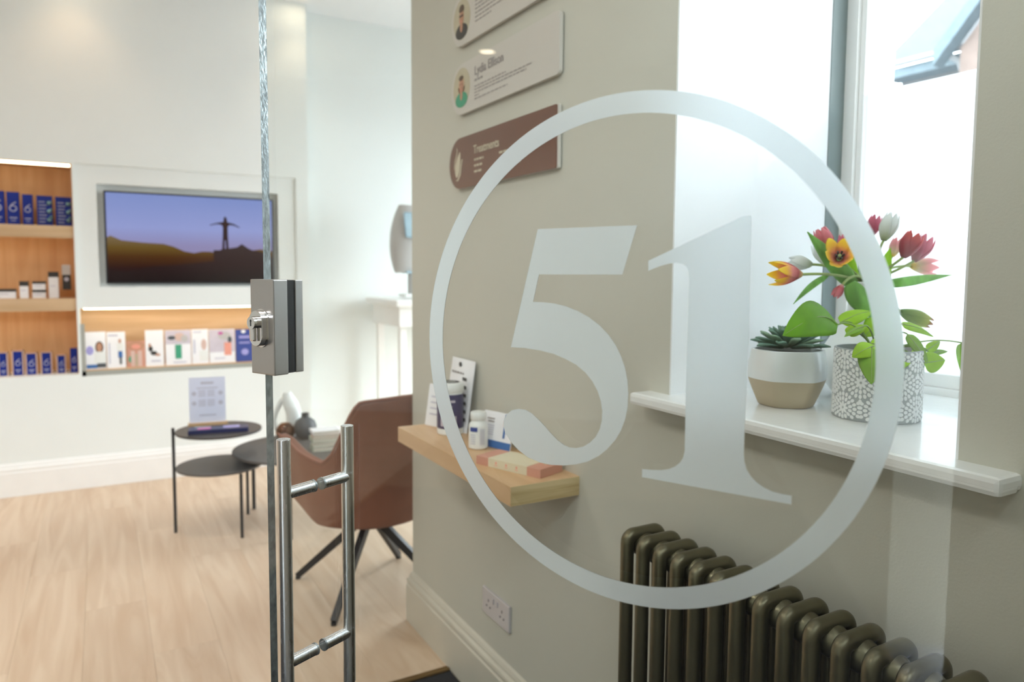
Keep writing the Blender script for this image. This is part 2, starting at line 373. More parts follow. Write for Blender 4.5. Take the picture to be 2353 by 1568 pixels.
# skirting helper
PROF = [(0, 0), (.020, 0), (.020, .135), (.016, .140), (.016, .147), (.019, .152), (.017, .160), (.010, .166), (.010, .172), (.006, .182), (0, .188)]
def skirt(name, p0, p1, nrm, label, m0=0., m1=0., key='trimwhite'):
    """m0, m1: how far the outer face runs on past each end, for mitred corners"""
    p0 = Vector((*p0, 0)); p1 = Vector((*p1, 0)); n = Vector((*nrm, 0)); t = (p1 - p0).normalized(); b = MB().m(key)
    A = [b.bm.verts.new(p0 + n * d - t * (m0 * d) + Vector((0, 0, z))) for d, z in PROF]; B = [b.bm.verts.new(p1 + n * d + t * (m1 * d) + Vector((0, 0, z))) for d, z in PROF]
    for i in range(len(PROF)): b._f([A[i], A[(i + 1) % len(PROF)], B[(i + 1) % len(PROF)], B[i]])
    b._f(A); b._f(B[::-1]); return struct(b.build(name), label)
skirt('baseboard_right', (WX, YB), (WX, WY), (-1, 0), 'moulded off-white baseboard under the shelf wall', 0, 1, 'trimwall')
skirt('baseboard_end', (WX, WY), (XO, WY), (0, 1), 'moulded off-white baseboard round the wall end', 1, 0, 'trimwall')
skirt('baseboard_far', (XL, YF), (1.206, YF), (0, -1), 'moulded white baseboard below the television wall', 0, 1)
skirt('baseboard_alcove', (1.206, 5.14), (XR, 5.14), (0, -1), 'moulded white baseboard at the back of the alcove')

# far wall: breast with product niche, tv panel and leaflet niche
BX = 1.206
b = MB().m('wall_lounge'); F = YF; BK = 5.34
nx0, nx1, nz0, nz1 = -2.2, -.126, .676, 1.887          # product niche
lx0, lx1, lz0, lz1 = -.112, 1.10, .660, 1.058           # leaflet niche
px0, px1, pz0, pz1 = -.116, 1.126, 1.058, 1.893         # shallow panel
rx0, rx1, rz0, rz1 = -.006, 1.013, 1.185, 1.786         # tv recess
b.box((XL, F, 0), (BX, BK, .660)); b.box((XL, F, 1.893), (BX, BK, CEIL)); b.box((XL, F, .660), (nx0, BK, 1.893))
b.box((nx1, F, .660), (lx0, BK, 1.893)); b.box((px1, F, .660), (BX, BK, 1.893)); b.box((lx1, F, .660), (px1, BK, lz1))
b.box((nx0, F, .660), (nx1, BK, nz0)); b.box((nx0, F, nz1), (nx1, BK, 1.893))
b.box((nx0, F + .27, nz0), (nx1, BK, nz1)); b.box((lx0, F + .17, lz0), (lx1, BK, lz1))
b.box((px0, F + .012, pz0), (rx0, BK, pz1)); b.box((rx1, F + .012, pz0), (px1, BK, pz1)); b.box((rx0, F + .012, pz0), (rx1, BK, rz0)); b.box((rx0, F + .012, rz1), (rx1, BK, pz1))
b.box((rx0, F + .062, rz0), (rx1, BK, rz1))
struct(b.build('wall_far'), 'white television wall with lit niches')
b = MB().m('wall_lounge').box((BX, 5.14, 0), (XR + .2, 5.34, CEIL)); struct(b.build('wall_alcove'), 'pale wall at the back of the alcove')
# other walls with openings; the high ones in the front wall are added
b = MB().m('wall_lounge')
b.box((XR, WY - .2, 0), (XR + .2, 5.34, .14)); b.box((XR, WY - .2, 2.36), (XR + .2, 5.34, CEIL)); b.box((XR, WY - .2, .14), (XR + .2, 3.1, 2.36)); b.box((XR, 4.6, .14), (XR + .2, 5.34, 2.36))
b.box((XO, WY - .2, 0), (XR, WY, CEIL)); struct(b.build('wall_east'), 'white outer wall of the alcove with its window opening')
b = MB().m('wall_lounge')
b.box((XL - .2, YB, 0), (XL, 5.34, CEIL)); struct(b.build('wall_left'), 'plain white left wall of the lounge')
b = MB().m('wall')
b.box((XL - .2, YB - .3, 0), (-5.1, YB, CEIL)); b.box((-5.1, YB - .3, 0), (-3.0, YB, 2.1)); b.box((-5.1, YB - .3, 2.85), (-3.0, YB, CEIL)); b.box((-3.0, YB - .3, 0), (-1.52, YB, CEIL)); b.box((-1.52, YB - .3, 2.1), (-1.02, YB, CEIL)); b.box((-1.02, YB - .3, 0), (XO, YB, 2.2)); b.box((-1.02, YB - .3, 2.9), (XO, YB, CEIL)); b.box((.90, YB - .3, 2.2), (XO, YB, 2.9))  # doorway cut to the reflected strip, high openings added to let daylight in
struct(b.build('wall_front'), 'front wall of the lobby with the entrance opening and added high daylight openings')

# ================================================================ GLASS DOOR (local x towards the hinge, y away from the camera side)
door = thing('door_1', 'frameless clear glass door with frosted number 51 in a ring', None, (0.5793, 0.27205, 0), math.radians(-64.844)); door['kind'] = 'structure'
T = .006; UE = -.888
b = MB().m('glass'); b.box((UE, -T, .012), (.15, T, 2.45))
b.bm.faces.ensure_lookup_table()
b.mats.append(M['edge'])
for f in b.bm.faces:
    n = f.normal if f.normal.length else Vector(); f.normal_update()
    if abs(f.normal.y) < .5: f.material_index = 1
o = b.build('glass_panel', door); o['label'] = 'clear glass sheet with polished edge'
def film_faces(o):
    """etched side towards the room's viewer side, remaining faces clear"""
    o.data.materials.append(M['film_back'])
    for p in o.data.polygons:
        if abs(p.normal.y) < .9 or p.center.y > -T - .0006: p.material_index = 1
    return o
RC = (-.329, 1.2215); RO, RI = .2480, .2275
def gp(x, z, t): return Vector((x, -T - .0004 - t, z))
b = MB().m('frost'); n = 160
go = [[], [], [], []]
for j in range(n + 1):
    q = 2 * PI * j / n
    for k, (r, t) in enumerate(((RO, 0), (RO, .0004), (RI, .0004), (RI, 0))): go[k].append(gp(RC[0] + r * math.cos(q), RC[1] + r * math.sin(q), t))
b.grid([go[0], go[1], go[2], go[3], go[0]], smooth=False); bmesh.ops.remove_doubles(b.bm, verts=b.bm.verts[:], dist=1e-6)
film_faces(b.build('frosted_ring', door))
FIVE = [(-0.4268, 1.3434), (-0.3134, 1.3442), (-0.3279, 1.2974), (-0.3763, 1.297), (-0.4245, 1.2966), (-0.4317, 1.268), (-0.4192, 1.268), (-0.406, 1.2672), (-0.3919, 1.2649), (-0.378, 1.2608), (-0.3644, 1.2549), (-0.352, 1.2473), (-0.3421, 1.2388), (-0.3337, 1.2287), (-0.3277, 1.2186), (-0.3233, 1.2075), (-0.3203, 1.1953), (-0.3191, 1.182), (-0.3197, 1.1686), (-0.322, 1.1568), (-0.3262, 1.1456), (-0.3324, 1.135), (-0.3409, 1.125), (-0.3507, 1.1164), (-0.3629, 1.1089), (-0.3765, 1.1038), (-0.3917, 1.1001), (-0.4073, 1.0983), (-0.4207, 1.0987), (-0.4358, 1.1016), (-0.4486, 1.1076), (-0.459, 1.1153), (-0.4665, 1.1239), (-0.4697, 1.1322), (-0.4687, 1.1387), (-0.4645, 1.1453), (-0.4581, 1.1501), (-0.4491, 1.1528), (-0.4401, 1.1528), (-0.4313, 1.1496), (-0.4226, 1.1438), (-0.4151, 1.1381), (-0.4077, 1.1318), (-0.3992, 1.1257), (-0.392, 1.122), (-0.385, 1.1202), (-0.3768, 1.1206), (-0.3688, 1.1233), (-0.361, 1.1285), (-0.3544, 1.1353), (-0.3501, 1.1434), (-0.3478, 1.1526), (-0.3476, 1.1625), (-0.3493, 1.1721), (-0.353, 1.1815), (-0.3592, 1.1908), (-0.3674, 1.1989), (-0.3782, 1.2059), (-0.3911, 1.2109), (-0.4053, 1.215), (-0.4223, 1.2174), (-0.4421, 1.2186), (-0.46, 1.2184)]
ONE = [(-0.3011, 1.3107), (-0.212, 1.3493), (-0.2048, 1.3494), (-0.2043, 1.2968), (-0.2038, 1.244), (-0.2047, 1.1764), (-0.2048, 1.1413), (-0.204, 1.1335), (-0.2017, 1.1269), (-0.1977, 1.1214), (-0.1924, 1.117), (-0.1863, 1.1137), (-0.1786, 1.1112), (-0.1703, 1.1107), (-0.1624, 1.1107), (-0.1624, 1.1029), (-0.2292, 1.1029), (-0.3028, 1.103), (-0.303, 1.111), (-0.2931, 1.1118), (-0.2831, 1.1131), (-0.2752, 1.1155), (-0.2694, 1.1187), (-0.2646, 1.1231), (-0.2615, 1.1283), (-0.2601, 1.1349), (-0.2603, 1.1698), (-0.2604, 1.2154), (-0.2599, 1.2515), (-0.2599, 1.2944), (-0.2605, 1.3006), (-0.2629, 1.305), (-0.2667, 1.3077), (-0.2725, 1.3088), (-0.2801, 1.308), (-0.2879, 1.306), (-0.2948, 1.3036), (-0.3009, 1.3012)]
for nm, pts in (('frosted_digit', FIVE), ('frosted_digit', ONE)):
    b = MB().m('frost').prism(pts, gp, .0004); film_faces(b.build(nm, door, tri=True))
# lock case
b = MB().m('steel_h').box((-.886, -.029, 1.156), (-.8355, -T - .0002, 1.2855), .0016); lock = b.build('lock_case', door)
b = MB().m('rubber').box((-.8855, -T - .0001, 1.1575), (-.8385, -.0063, 1.2845)); b.box((-.8875, T + .0001, 1.1575), (-.8405, T + .0016, 1.2845)); b.box((-.8395, -T + .0003, 1.1575), (-.8382, T, 1.2845)); b.build('gasket', door)
b = MB().m('steel_h').box((-.886, T + .0018, 1.157), (-.8375, .0205, 1.2850), .0012); b.build('rear_plate', door)
def oval(cx, cz, hw, hh, n=36):
    return [(cx + hw * math.cos(2 * PI * j / n), cz + (hh - hw) * (1 if math.sin(2 * PI * j / n) >= 0 else -1) + hw * math.sin(2 * PI * j / n)) for j in range(n)]
def ly(y0): return lambda x, z, t: Vector((x, y0 - t, z))
b = MB().m('chrome'); cx, cz = -.8625, 1.2195
for (hw, hh, y0, hgt) in ((.0165, .0265, -.029, .0012), (.0142, .0242, -.0300, .0085)):
    b.prism(oval(cx, cz, hw, hh), ly(y0), hgt)
eb = b.build('escutcheon', door)
md = eb.modifiers.new('bevel', 'BEVEL'); md.width = .0012; md.segments = 2
b = MB().m('chrome').tube([(cx, -.0385, cz + .0078), (cx, -.0455, cz + .0078)], [.0088, .0085], 28); b.box((cx - .0052, -.0445, cz - .017), (cx + .0052, -.0385, cz + .004), .002)
cyl = b.build('lock_cylinder', door)
b = MB().m('hole').box((cx - .0010, -.0458, cz + .0035), (cx + .0010, -.0450, cz + .0125)); b.tube([(cx, -.0450, cz + .0105), (cx, -.0458, cz + .0105)], .0017, 10); b.build('keyhole', cyl)
# pull handle bars with through fixings
HU = -.787; ZT, ZB = 1.009, .781
for sgn in (-1, 1):
    b = MB().m('steel'); yb = sgn * .053; rb = .0088
    b.tube([(HU, yb, 1.0815), (HU, yb, 1.0825 - .0), (HU, yb, .707)][::2], rb, 36)
    hb = b.build('pull_bar', door); md = hb.modifiers.new('bevel', 'BEVEL'); md.width = .0007; md.segments = 2; md.limit_method = 'ANGLE'
    for z in (ZT, ZB):
        b = MB().m('steel').tube([(HU, sgn * (T + .0022), z), (HU, yb - sgn * .001, z)], .0080, 28); b.build('standoff', door)
for z in (ZT, ZB):
    for sgn in (-1, 1):
        b = MB().m('edge').tube([(HU, sgn * T, z), (HU, sgn * (T + .0022), z)], .0086, 24); o = b.build('washer', door)

for z in (.012, 2.39):
    MB().m('steel_h').box((.02, -.016, z), (.15, -T - .0002, z + .055), .001).m('steel_h').box((.02, T + .0002, z), (.15, .016, z + .055), .001).build('patch_hinge', door)

# ================================================================ RADIATOR
rad = thing('column_radiator', 'bronze three-column radiator below the window sill', 'radiator', (0, 0, 0))
cxs = (.838, .876, .914); rt = .0128; RZ1, RZ0 = .820, .150
def section_bm():
    b = MB().m('bronze'); zt = RZ1 - rt; zb = RZ0 + rt; bend = .0135
    path = []
    for z in (zb + bend, .3, .5, .7, zt - bend): path.append((cxs[0], 0, z))
    for k in range(1, 7): q = PI / 2 * k / 6; path.append((cxs[0] + bend * (1 - math.cos(q)), 0, zt - bend + bend * math.sin(q)))
    path.append((cxs[1], 0, zt))
    for k in range(0, 7): q = PI / 2 * k / 6; path.append((cxs[2] - bend + bend * math.sin(q), 0, zt - bend + bend * math.cos(q)))
    for z in (.7, .5, .3, zb + bend): path.append((cxs[2], 0, z))
    for k in range(1, 7): q = PI / 2 * k / 6; path.append((cxs[2] - bend * (1 - math.cos(q)), 0, zb + bend - bend * math.sin(q)))
    path.append((cxs[1], 0, zb))
    for k in range(0, 7): q = PI / 2 * k / 6; path.append((cxs[0] + bend - bend * math.sin(q), 0, zb + bend - bend * math.cos(q)))
    b.tube(path, rt, 18)
    b.tube([(cxs[1], 0, zb), (cxs[1], 0, zt)], rt * .95, 16)
    for z in (zt - .021, zb + .021):
        prof = [(-.0228, .016), (-.0225, .019), (-.018, .0215), (-.010, .0245), (.010, .0245), (.018, .0215), (.0225, .019), (.0228, .016)]
        b.tube([(cxs[1] - .002, y, z) for y, r in prof], [r for y, r in prof], 22)
    return b
s0 = section_bm().build('section', rad); s0.location = (0, 1.063, 0)
for k in range(1, 21):
    o = s0.copy(); COL.objects.link(o); o.parent = rad; o.location = (0, 1.063 - .046 * k, 0)
for y in (.95, .30):
    MB().m('bronze').box((.905, y - .0105, .36), (WX, y + .0105, .39), .003).build('wall_bracket', rad)
    MB().m('bronze').tube([(.876, y, 0), (.876, y, .012), (.876, y, .165)], [.02, .011, .011], 14).build('foot', rad)

# ================================================================ OAK WALL SHELF AND PRODUCTS
SZ = .8167
b = MB().m('oak').box((.779, 1.41, .771), (WX, 2.133, SZ), .001)
b.bm.faces.ensure_lookup_table(); b.mats.append(M['oak_end'])
for f in b.bm.faces:
    f.normal_update()
    if f.normal.y < -.9: f.material_index = 1
tag(b.build('floating_shelf'), 'thick oak floating shelf on the plaque wall', 'shelf')
def wline(b, y0, y1, x0, z, h, gaps=True, seed=0):
    """row of word-like strokes on a wall-parallel face, y from y0 down to y1"""
    r = random.Random(seed); y = y0
    while y > y1:
        w = min(y - y1, r.uniform(.010, .028)); b.box((x0 - .0004, y - w, z), (x0, y, z + h)); y -= w + .005

def box_xf(p0, p1, nrm_len, z0):
    pass
# clear positions from the shelf plane
c_jar = (.843, 1.955)
pouch = thing('supplement_pouch', 'upright white pouch with black bars behind the purple tub', 'pouch', (.952, 2.03, SZ))
g = []
for i in range(9):
    z = i / 8; row = []
    for j in range(9):
        u = j / 8 - .5; th = .022 * (1 - z) ** .7 * math.cos(u * PI)
        row.append((-th - .028 + z * .030, -u * .17 * (1 - .04 * z), z * .212))
    g.append(row)
for i in range(8, -1, -1):
    z = i / 8; row = []
    for j in range(9):
        u = j / 8 - .5; th = .022 * (1 - z) ** .7 * math.cos(u * PI)
        row.append((th * .6 - .026 + z * .030, -u * .17 * (1 - .04 * z), z * .212))
    g.append(row)
o = MB().m('paper').grid(g).build('pouch_body', pouch)
b = MB().m('black_print')
for k in range(6): b.box((-.032 + .001 * k, -.079, .035 + k * .024), (-.0305 + .001 * k, -.052, .045 + k * .024))
b.build('printed_bars', pouch); b = MB().m('black_print'); b.tube([(-.006, .005, .196), (-.0085, .005, .196)], .0075, 14); b.build('pouch_emblem', pouch)
b = MB().m('ink'); wline(b, .055, -.03, -.012, .168, .006, seed=4); b.build('printed_text', pouch)
tub = thing('supplement_tub', 'purple labelled tub with white lid on oak shelf', 'tub', (.884, 1.975, SZ))
r = .0385
MB().m('plastic').lathe([(r - .003, 0), (r, .003), (r, .018), (r - .001, .019), (r - .001, .125), (r - .003, .128)], 40).build('tub_body', tub)
MB().m('purple').lathe([(r + .0006, .020), (r + .0008, .022), (r + .0008, .119), (r + .0006, .121)], 40, cap=False).build('tub_label', tub)
MB().m('plastic').lathe([(r + .001, .127), (r + .002, .129), (r + .002, .150), (r, .153), (r - .008, .154), (r - .010, .150)], 40).build('tub_lid', tub)
MB().m('hole').lathe([(r - .011, .1545), (r - .012, .1552), (r - .020, .1552), (r - .021, .1545)], 36, cap=False).build('lid_recess', tub)
def curved(b, cx, cy, r, a0, a1, z0, z1, n=8, t=.0008):
    for (ra, flip) in ((r + t, 0),):
        g = [[(cx + ra * math.cos(a0 + (a1 - a0) * j / n), cy + ra * math.sin(a0 + (a1 - a0) * j / n), z) for j in range(n + 1)] for z in (z0, z1)]
        b.grid(g)
    return b
aim = math.atan2(-1.935, -.838)
b = MB().m('lilac'); curved(b, 0, 0, r + .0012, aim - .75, aim + .45, .028, .058); b.build('label_panel', tub)
b = MB().m('lilac')
for z, h, a in ((.098, .007, .4), (.084, .004, .25)): curved(b, 0, 0, r + .0012, aim - .2, aim - .2 + a * 1.4, z, z + h)
b.build('label_print', tub)
card = thing('display_card', 'plain white card leaning at the far end of the shelf', 'card', (.880, 2.082, SZ), .35)
xf = Matrix.Rotation(math.radians(10), 4, 'Y')
b = MB().m('paper').box((-.0008, -.045, 0), (.0008, .045, .13), xf=xf); b.build('card_sheet', card)
b = MB().m('inklight')
for k in range(4): b.box((-.0014, -.03, .035 + k * .018), (-.0008, .03, .039 + k * .018), xf=xf)
b.build('printed_text', card)
bot = thing('pill_bottle', 'small white pill bottle with blue label mark on shelf', 'bottle', (0.8764, 1.7711) + (SZ,))
r = .0265
MB().m('plastic').lathe([(r - .004, 0), (r, .004), (r, .062), (r - .002, .069), (r - .008, .075), (r - .0085, .080)], 36).build('bottle_body', bot)
MB().m('plastic').lathe([(r - .006, .0795), (r - .005, .081), (r - .005, .098), (r - .007, .101), (.004, .1015)], 36).build('bottle_cap', bot)
aim = math.atan2(-1.75, -.83)
b = MB().m('navyprint'); curved(b, 0, 0, r, aim - .95, aim - .1, .050, .062); b.build('label_band', bot)
b = MB().m('inklight')
for k in range(5): curved(b, 0, 0, r, aim - .9, aim - .3, .016 + k * .006, .018 + k * .006)
for k in range(5): curved(b, 0, 0, r, aim + .15 + k * .11, aim + .2 + k * .11, .014, .058)
b.build('label_print', bot)
leaf = thing('product_leaflet', 'white and blue leaflet standing behind the pill bottle', 'leaflet', (.915, 1.752, SZ), .30)
xf = Matrix.Rotation(math.radians(12), 4, 'Y')
MB().m('paper').box((-.0015, -.060, 0), (.0015, .055, .098), xf=xf).build('leaflet_sheet', leaf)
b = MB().m('blueprint').box((-.0024, -.060, 0), (-.0015, .055, .020), xf=xf); b.build('printed_band', leaf)
b = MB().m('ink'); 
for k in range(2): b.box((-.0022, .012, .076 - k * .008), (-.0015, .040 - k * .004, .080 - k * .008), xf=xf)
b.m('inklight')
for k in range(5): b.box((-.0022, .010, .058 - k * .006), (-.0015, .042, .060 - k * .006), xf=xf)
b.build('printed_text', leaf)
b = MB().m('blueprint').box((-.0024, -.034, .030), (-.0015, -.027, .095), xf=xf); b.m('pinkprint').box((-.0027, -.036, .062), (-.0017, -.025, .078), xf=xf); b.build('printed_picture', leaf)
pk = thing('small_carton', 'small beige carton with coral square at shelf back', 'carton', (.925, 1.50, SZ))
MB().m('sleeve').box((-.018, -.03, 0), (.018, .03, .058), .001).build('carton_body', pk); MB().m('pinkprint').box((-.0192, -.024, .03), (-.018, -.002, .052)).build('printed_square', pk)
# long salmon box in a cream sleeve
A_ = Vector((.795, 1.478)); 
gb = thing('sleeved_gift_box', 'long salmon box in cream sleeve lying on shelf front', 'box', (0.8712, 1.4346) + (SZ,), 1.9279)
LEN = 0.2057; WID = 0.086
MB().m('pinkbox').box((0, -WID, 0), (LEN, 0, .0215), .001).build('box_body', gb)
b = MB().m('sleeve').box((LEN * .20, -WID - .0006, -.0), (LEN * .80, .0006, .0222), .0006); b.build('card_sleeve', gb)
b = MB().m('pinkprint')
for k in range(3): b.box((LEN * (.34 + .16 * k), .0006, .010), (LEN * (.34 + .16 * k) + .005, .0010, .016)); b.box((LEN * (.34 + .16 * k) - .002, .0006, .006), (LEN * (.34 + .16 * k) + .008, .0010, .0075))
b.build('printed_icons', gb)

# double socket
so = thing('wall_socket', 'white double power socket above the baseboard', 'socket', (WX, 1.819, .324))
MB().m('socket').box((-.009, -.083, -.039), (0, .083, .039), .003).build('face_plate', so)
for k, y in enumerate((.042, -.042)):
    b = MB().m('hole'); b.box((-.0096, y - .002, .004), (-.009, y + .002, .012)); b.box((-.0096, y - .014, -.012), (-.009, y - .007, -.008)); b.box((-.0096, y + .007, -.012), (-.009, y + .014, -.008)); b.build('pin_holes', so)
for y in (.012, -.012): MB().m('socket').box((-.0125, y - .005, .010), (-.009, y + .005, .026), .001).build('rocker_switch', so)

# ================================================================ WALL PLAQUES
def plaque(name, label, z0, z1, yn, yl, face, back=None, thick=.010):
    """yn: near (square) end, yl: far rounded end"""
    t = thing(name, label, 'plaque', (WX, 0, 0)); h = z1 - z0; r = h / 2; rc = .012 if not back else .004
    def pts(inset):
        P = []
        zc = (z0 + z1) / 2; rr = r - inset
        for k in range(19): q = PI / 2 + PI * k / 18; P.append((yl - r - rr * math.cos(q), zc + rr * math.sin(q)))
        for (yy, zz, a) in ((yn + rc, z0 + rc, 1.5), (yn + rc, z1 - rc, 1.0)):
            for k in range(5): q = -PI / 2 - PI / 2 * k / 4 if a == 1.5 else PI - PI / 2 * k / 4; P.append((yy + (rc - inset * 0) * math.cos(q) + inset, zz + (rc) * math.sin(q) + (inset if a == 1.5 else -inset)))
        return P
    f = lambda y, z, tt: Vector((-.004 - tt, y, z))
    if back:
        MB().m(back).prism(pts(0), f, thick - .003).build('backing_plate', t)
        MB().m(face).prism([(y if y > yn + .02 else y + .006, z) for y, z in pts(.0005)], lambda y, z, tt: Vector((-.004 - (thick - .003) - tt, y, z)), .003).build('face_plate', t)
    else: MB().m(face).prism(pts(0), f, thick).build('face_plate', t)
    MB().m('steel').tube([(0, yl - r, (z0 + z1) / 2), (-.006, yl - r, (z0 + z1) / 2)], .006, 10).build('wall_spacer', t)
    return t
def textobj(s, y, z, size, key, parent, x=-.0148, sy=1.0, bold=0.):
    c = bpy.data.curves.new('lettering', 'FONT'); c.body = s; c.size = size; c.extrude = .0003; c.offset = bold; c.materials.append(M[key])
    o = bpy.data.objects.new('lettering', c); COL.objects.link(o); o.parent = parent
    me = bpy.data.meshes.new_from_object(o); bpy.data.objects.remove(o); o = bpy.data.objects.new('lettering', me); COL.objects.link(o); o.parent = parent
    o.matrix_local = Matrix(((0, 0, -1, x), (-1, 0, 0, y), (0, 1, 0, z), (0, 0, 0, 1))) @ Matrix.Scale(sy, 4, (0, 1, 0)); return o
def disc2(b, y, z, ry, rz, x, n=28, a0=0., a1=2 * PI):
    P = [(y + ry * math.cos(a0 + (a1 - a0) * k / n), z + rz * math.sin(a0 + (a1 - a0) * k / n)) for k in range(n if a1 - a0 > 6.28 else n + 1)]
    b.prism(P, lambda yy, zz, tt: Vector((x - tt, yy, zz)), .0003); return b
def portrait(t, yc, zc, r, top, hair, glasses=False, longh=True):
    X = -.0142
    b = MB().m('beigeoval'); disc2(b, yc, zc, r, r, X); p = b.build('portrait_photo', t)
    b = MB().m(hair)
    if longh: disc2(b, yc, zc + r * .12, r * .40, r * .50, X - .0003); disc2(b, yc, zc - r * .18, r * .46, r * .34, X - .0003)
    else: disc2(b, yc, zc + r * .52, r * .30, r * .22, X - .0003)
    b.m(top); disc2(b, yc, zc - r * .60, r * .72, r * .38, X - .0006); b.m('skin'); disc2(b, yc, zc + r * .1, r * .27, r * .42, X - .0009); disc2(b, yc, zc - r * .38, r * .15, r * .26, X - .0012)
    b.m('hair'); disc2(b, yc, zc + r * .48, r * .27, r * .13, X - .0015)
    b.m('black_print'); disc2(b, yc - r * .12, zc + r * .17, r * (.10 if glasses else .045), r * (.06 if glasses else .03), X - .0018); disc2(b, yc + r * .12, zc + r * .17, r * (.10 if glasses else .045), r * (.06 if glasses else .03), X - .0018)
    b.m('pinkprint'); disc2(b, yc, zc - r * .10, r * .10, r * .03, X - .0018)
    b.build('portrait_figure', p)
    return p
def para(t, rows, y0, z0, dz, lens, key='ink', h=.0034):
    b = MB().m(key)
    for k in range(rows): wline(b, y0, y0 - lens[k % len(lens)], -.0143, z0 - k * dz, h, seed=k + 7)
    b.build('printed_text', t)
pa = plaque('team_plaque', 'white team plaque with portrait of person in dark top, topmost', 1.968, 2.116, 1.50, 2.116, 'plaque')
portrait(pa, 2.043, 2.044, .058, 'black_print', 'hair', True, False)
para(pa, 4, 1.952, 2.046, .0115, (.20, .15, .24, .10)); para(pa, 2, 1.952, 2.068, .0115, (.12, .20))
pb = plaque('team_plaque', 'white team plaque with portrait in green top, below the topmost', 1.767, 1.915, 1.50, 2.116, 'plaque')
portrait(pb, 2.043, 1.845, .058, 'green_print', 'blond')
textobj('Lydia Ellison', 1.955, 1.862, .036, 'ink', pb, sy=1.0, bold=.0004)
para(pb, 1, 1.955, 1.845, .01, (.052,), h=.006)
para(pb, 5, 1.955, 1.829, .0088, (.19, .33, .30, .0301, .20))
pc = plaque('treatments_plaque', 'brown plaque with cream tulip emblem listing treatments', 1.547, 1.699, 1.503, 2.131, 'brownplaque', 'plaque')
textobj('Treatments', 1.96, 1.640, .034, 'cream', pc, bold=.0003)
b = MB().m('cream')
for q_, (yy, zz, ln) in enumerate(((1.955, 1.619, .06), (1.955, 1.602, .055), (1.955, 1.585, .05), (1.80, 1.619, .05), (1.80, 1.585, .07))): wline(b, yy, yy - ln, -.0143, zz, .006, seed=q_ + 31)
b.build('printed_text', pc)
textobj('Training', 1.722, 1.5845, .0125, 'cream', pc)
b = MB().m('cream'); yc, zc = 2.065, 1.618
def petalpath(pts): b.prism([(yc - a, zc + c) for a, c in pts][::-1], lambda yy, zz, tt: Vector((-.0142 - tt, yy, zz)), .0005)
petalpath([(-.016, -.035), (-.024, -.018), (-.022, .002), (-.008, .024), (.012, .040), (.014, .030), (.013, .0), (.006, -.022), (-.006, -.034)])
petalpath([(-.030, -.010), (-.026, .015), (-.010, .042), (-.012, .055), (-.006, .046), (-.008, .036), (-.022, .012), (-.026, -.008)])
petalpath([(-.018, -.045), (.0, -.046), (.016, -.030), (.022, -.006), (.030, .016), (.024, .016), (.016, -.004), (.010, -.024), (-.004, -.040)])
b.build('tulip_emblem', pc, tri=True)

# ================================================================ TV
tv = thing('television', 'wall television showing silhouette with outstretched arms', 'television', (0, 0, 0))
ty = F + .022; tx0, tx1, tz0, tz1 = .028, .985, 1.203, 1.750
MB().m('screenblack').box((tx0, ty, tz0), (tx1, ty + .039, tz1), .004).build('tv_case', tv)
def emis_ramp(name, stops, axis=2, strength=.9):
    m = bpy.data.materials.new(name); m.use_nodes = True; t = m.node_tree; N = t.nodes; L = t.links; N.remove(N['Principled BSDF'])
    tc = N.new('ShaderNodeTexCoord'); sp = N.new('ShaderNodeSeparateXYZ'); L.new(tc.outputs['Generated'], sp.inputs[0]); rp = N.new('ShaderNodeValToRGB')
    el = rp.color_ramp.elements
    while len(el) < len(stops): el.new(.5)
    for e, (p, c) in zip(el, stops): e.position = p; e.color = c
    L.new(sp.outputs[axis], rp.inputs[0]); em = N.new('ShaderNodeEmission'); em.inputs[1].default_value = strength
    gl = N.new('ShaderNodeBsdfGlossy'); gl.inputs['Roughness'].default_value = .15; gl.inputs[0].default_value = (.04, .04, .04, 1); ad = N.new('ShaderNodeAddShader')
    L.new(rp.outputs[0], em.inputs[0]); L.new(em.outputs[0], ad.inputs[0]); L.new(gl.outputs[0], ad.inputs[1]); L.new(ad.outputs[0], N['Material Output'].inputs['Surface']); return m
M['scr'] = emis_ramp('screen_sky', [(0, srgb(140, 130, 165)), (.42, srgb(146, 140, 182)), (.62, srgb(150, 160, 214)), (1, srgb(128, 146, 204))], strength=.86)
M['hill1'] = emis_ramp('screen_far_hill', [(0, srgb(26, 14, 18)), (.3, srgb(40, 12, 12)), (.55, srgb(74, 40, 8)), (.75, srgb(100, 76, 26)), (1, srgb(122, 104, 74))])
M['hill2'] = emis_ramp('screen_near_hill', [(0, srgb(24, 14, 16)), (.5, srgb(42, 22, 24)), (1, srgb(54, 38, 38))])
M['sil'] = emis_ramp('screen_figure', [(0, srgb(40, 20, 26)), (1, srgb(46, 22, 22))])
bz = .010; sx0, sx1, sz0, sz1 = tx0 + bz, tx1 - bz, tz0 + bz, tz1 - bz
MB().m('scr').box((sx0, ty - .0008, sz0), (sx1, ty + .002, sz1)).build('screen', tv)
SW, SH = sx1 - sx0, sz1 - sz0
def flat(key, pts, d, name):
    f = lambda a, c, t: Vector((sx0 + a * SW, ty - d - t, sz0 + c * SH)); return MB().m(key).prism(pts, f, .0004).build(name, tv, tri=True)
hp = [(0, 0), (1, 0), (1, .38), (.92, .40), (.85, .38), (.8, .36), (.72, .36), (.66, .34), (.6, .36), (.55, .36), (.5, .34), (.44, .36), (.38, .41), (.32, .44), (.2, .45), (.08, .47), (.02, .52), (0, .5)]
flat('hill1', hp, .0012, 'far_hill_picture')
hp = [(.0, 0), (1, 0), (1, .30), (.95, .36), (.90, .38), (.87, .385), (.84, .41), (.80, .46), (.77, .42), (.72, .405), (.68, .40), (.66, .38), (.62, .38), (.62, .25), (.5, .22), (.4, .2), (.25, .18), (.1, .12), (0, .15)]
flat('hill2', hp, .0018, 'near_hill_picture')
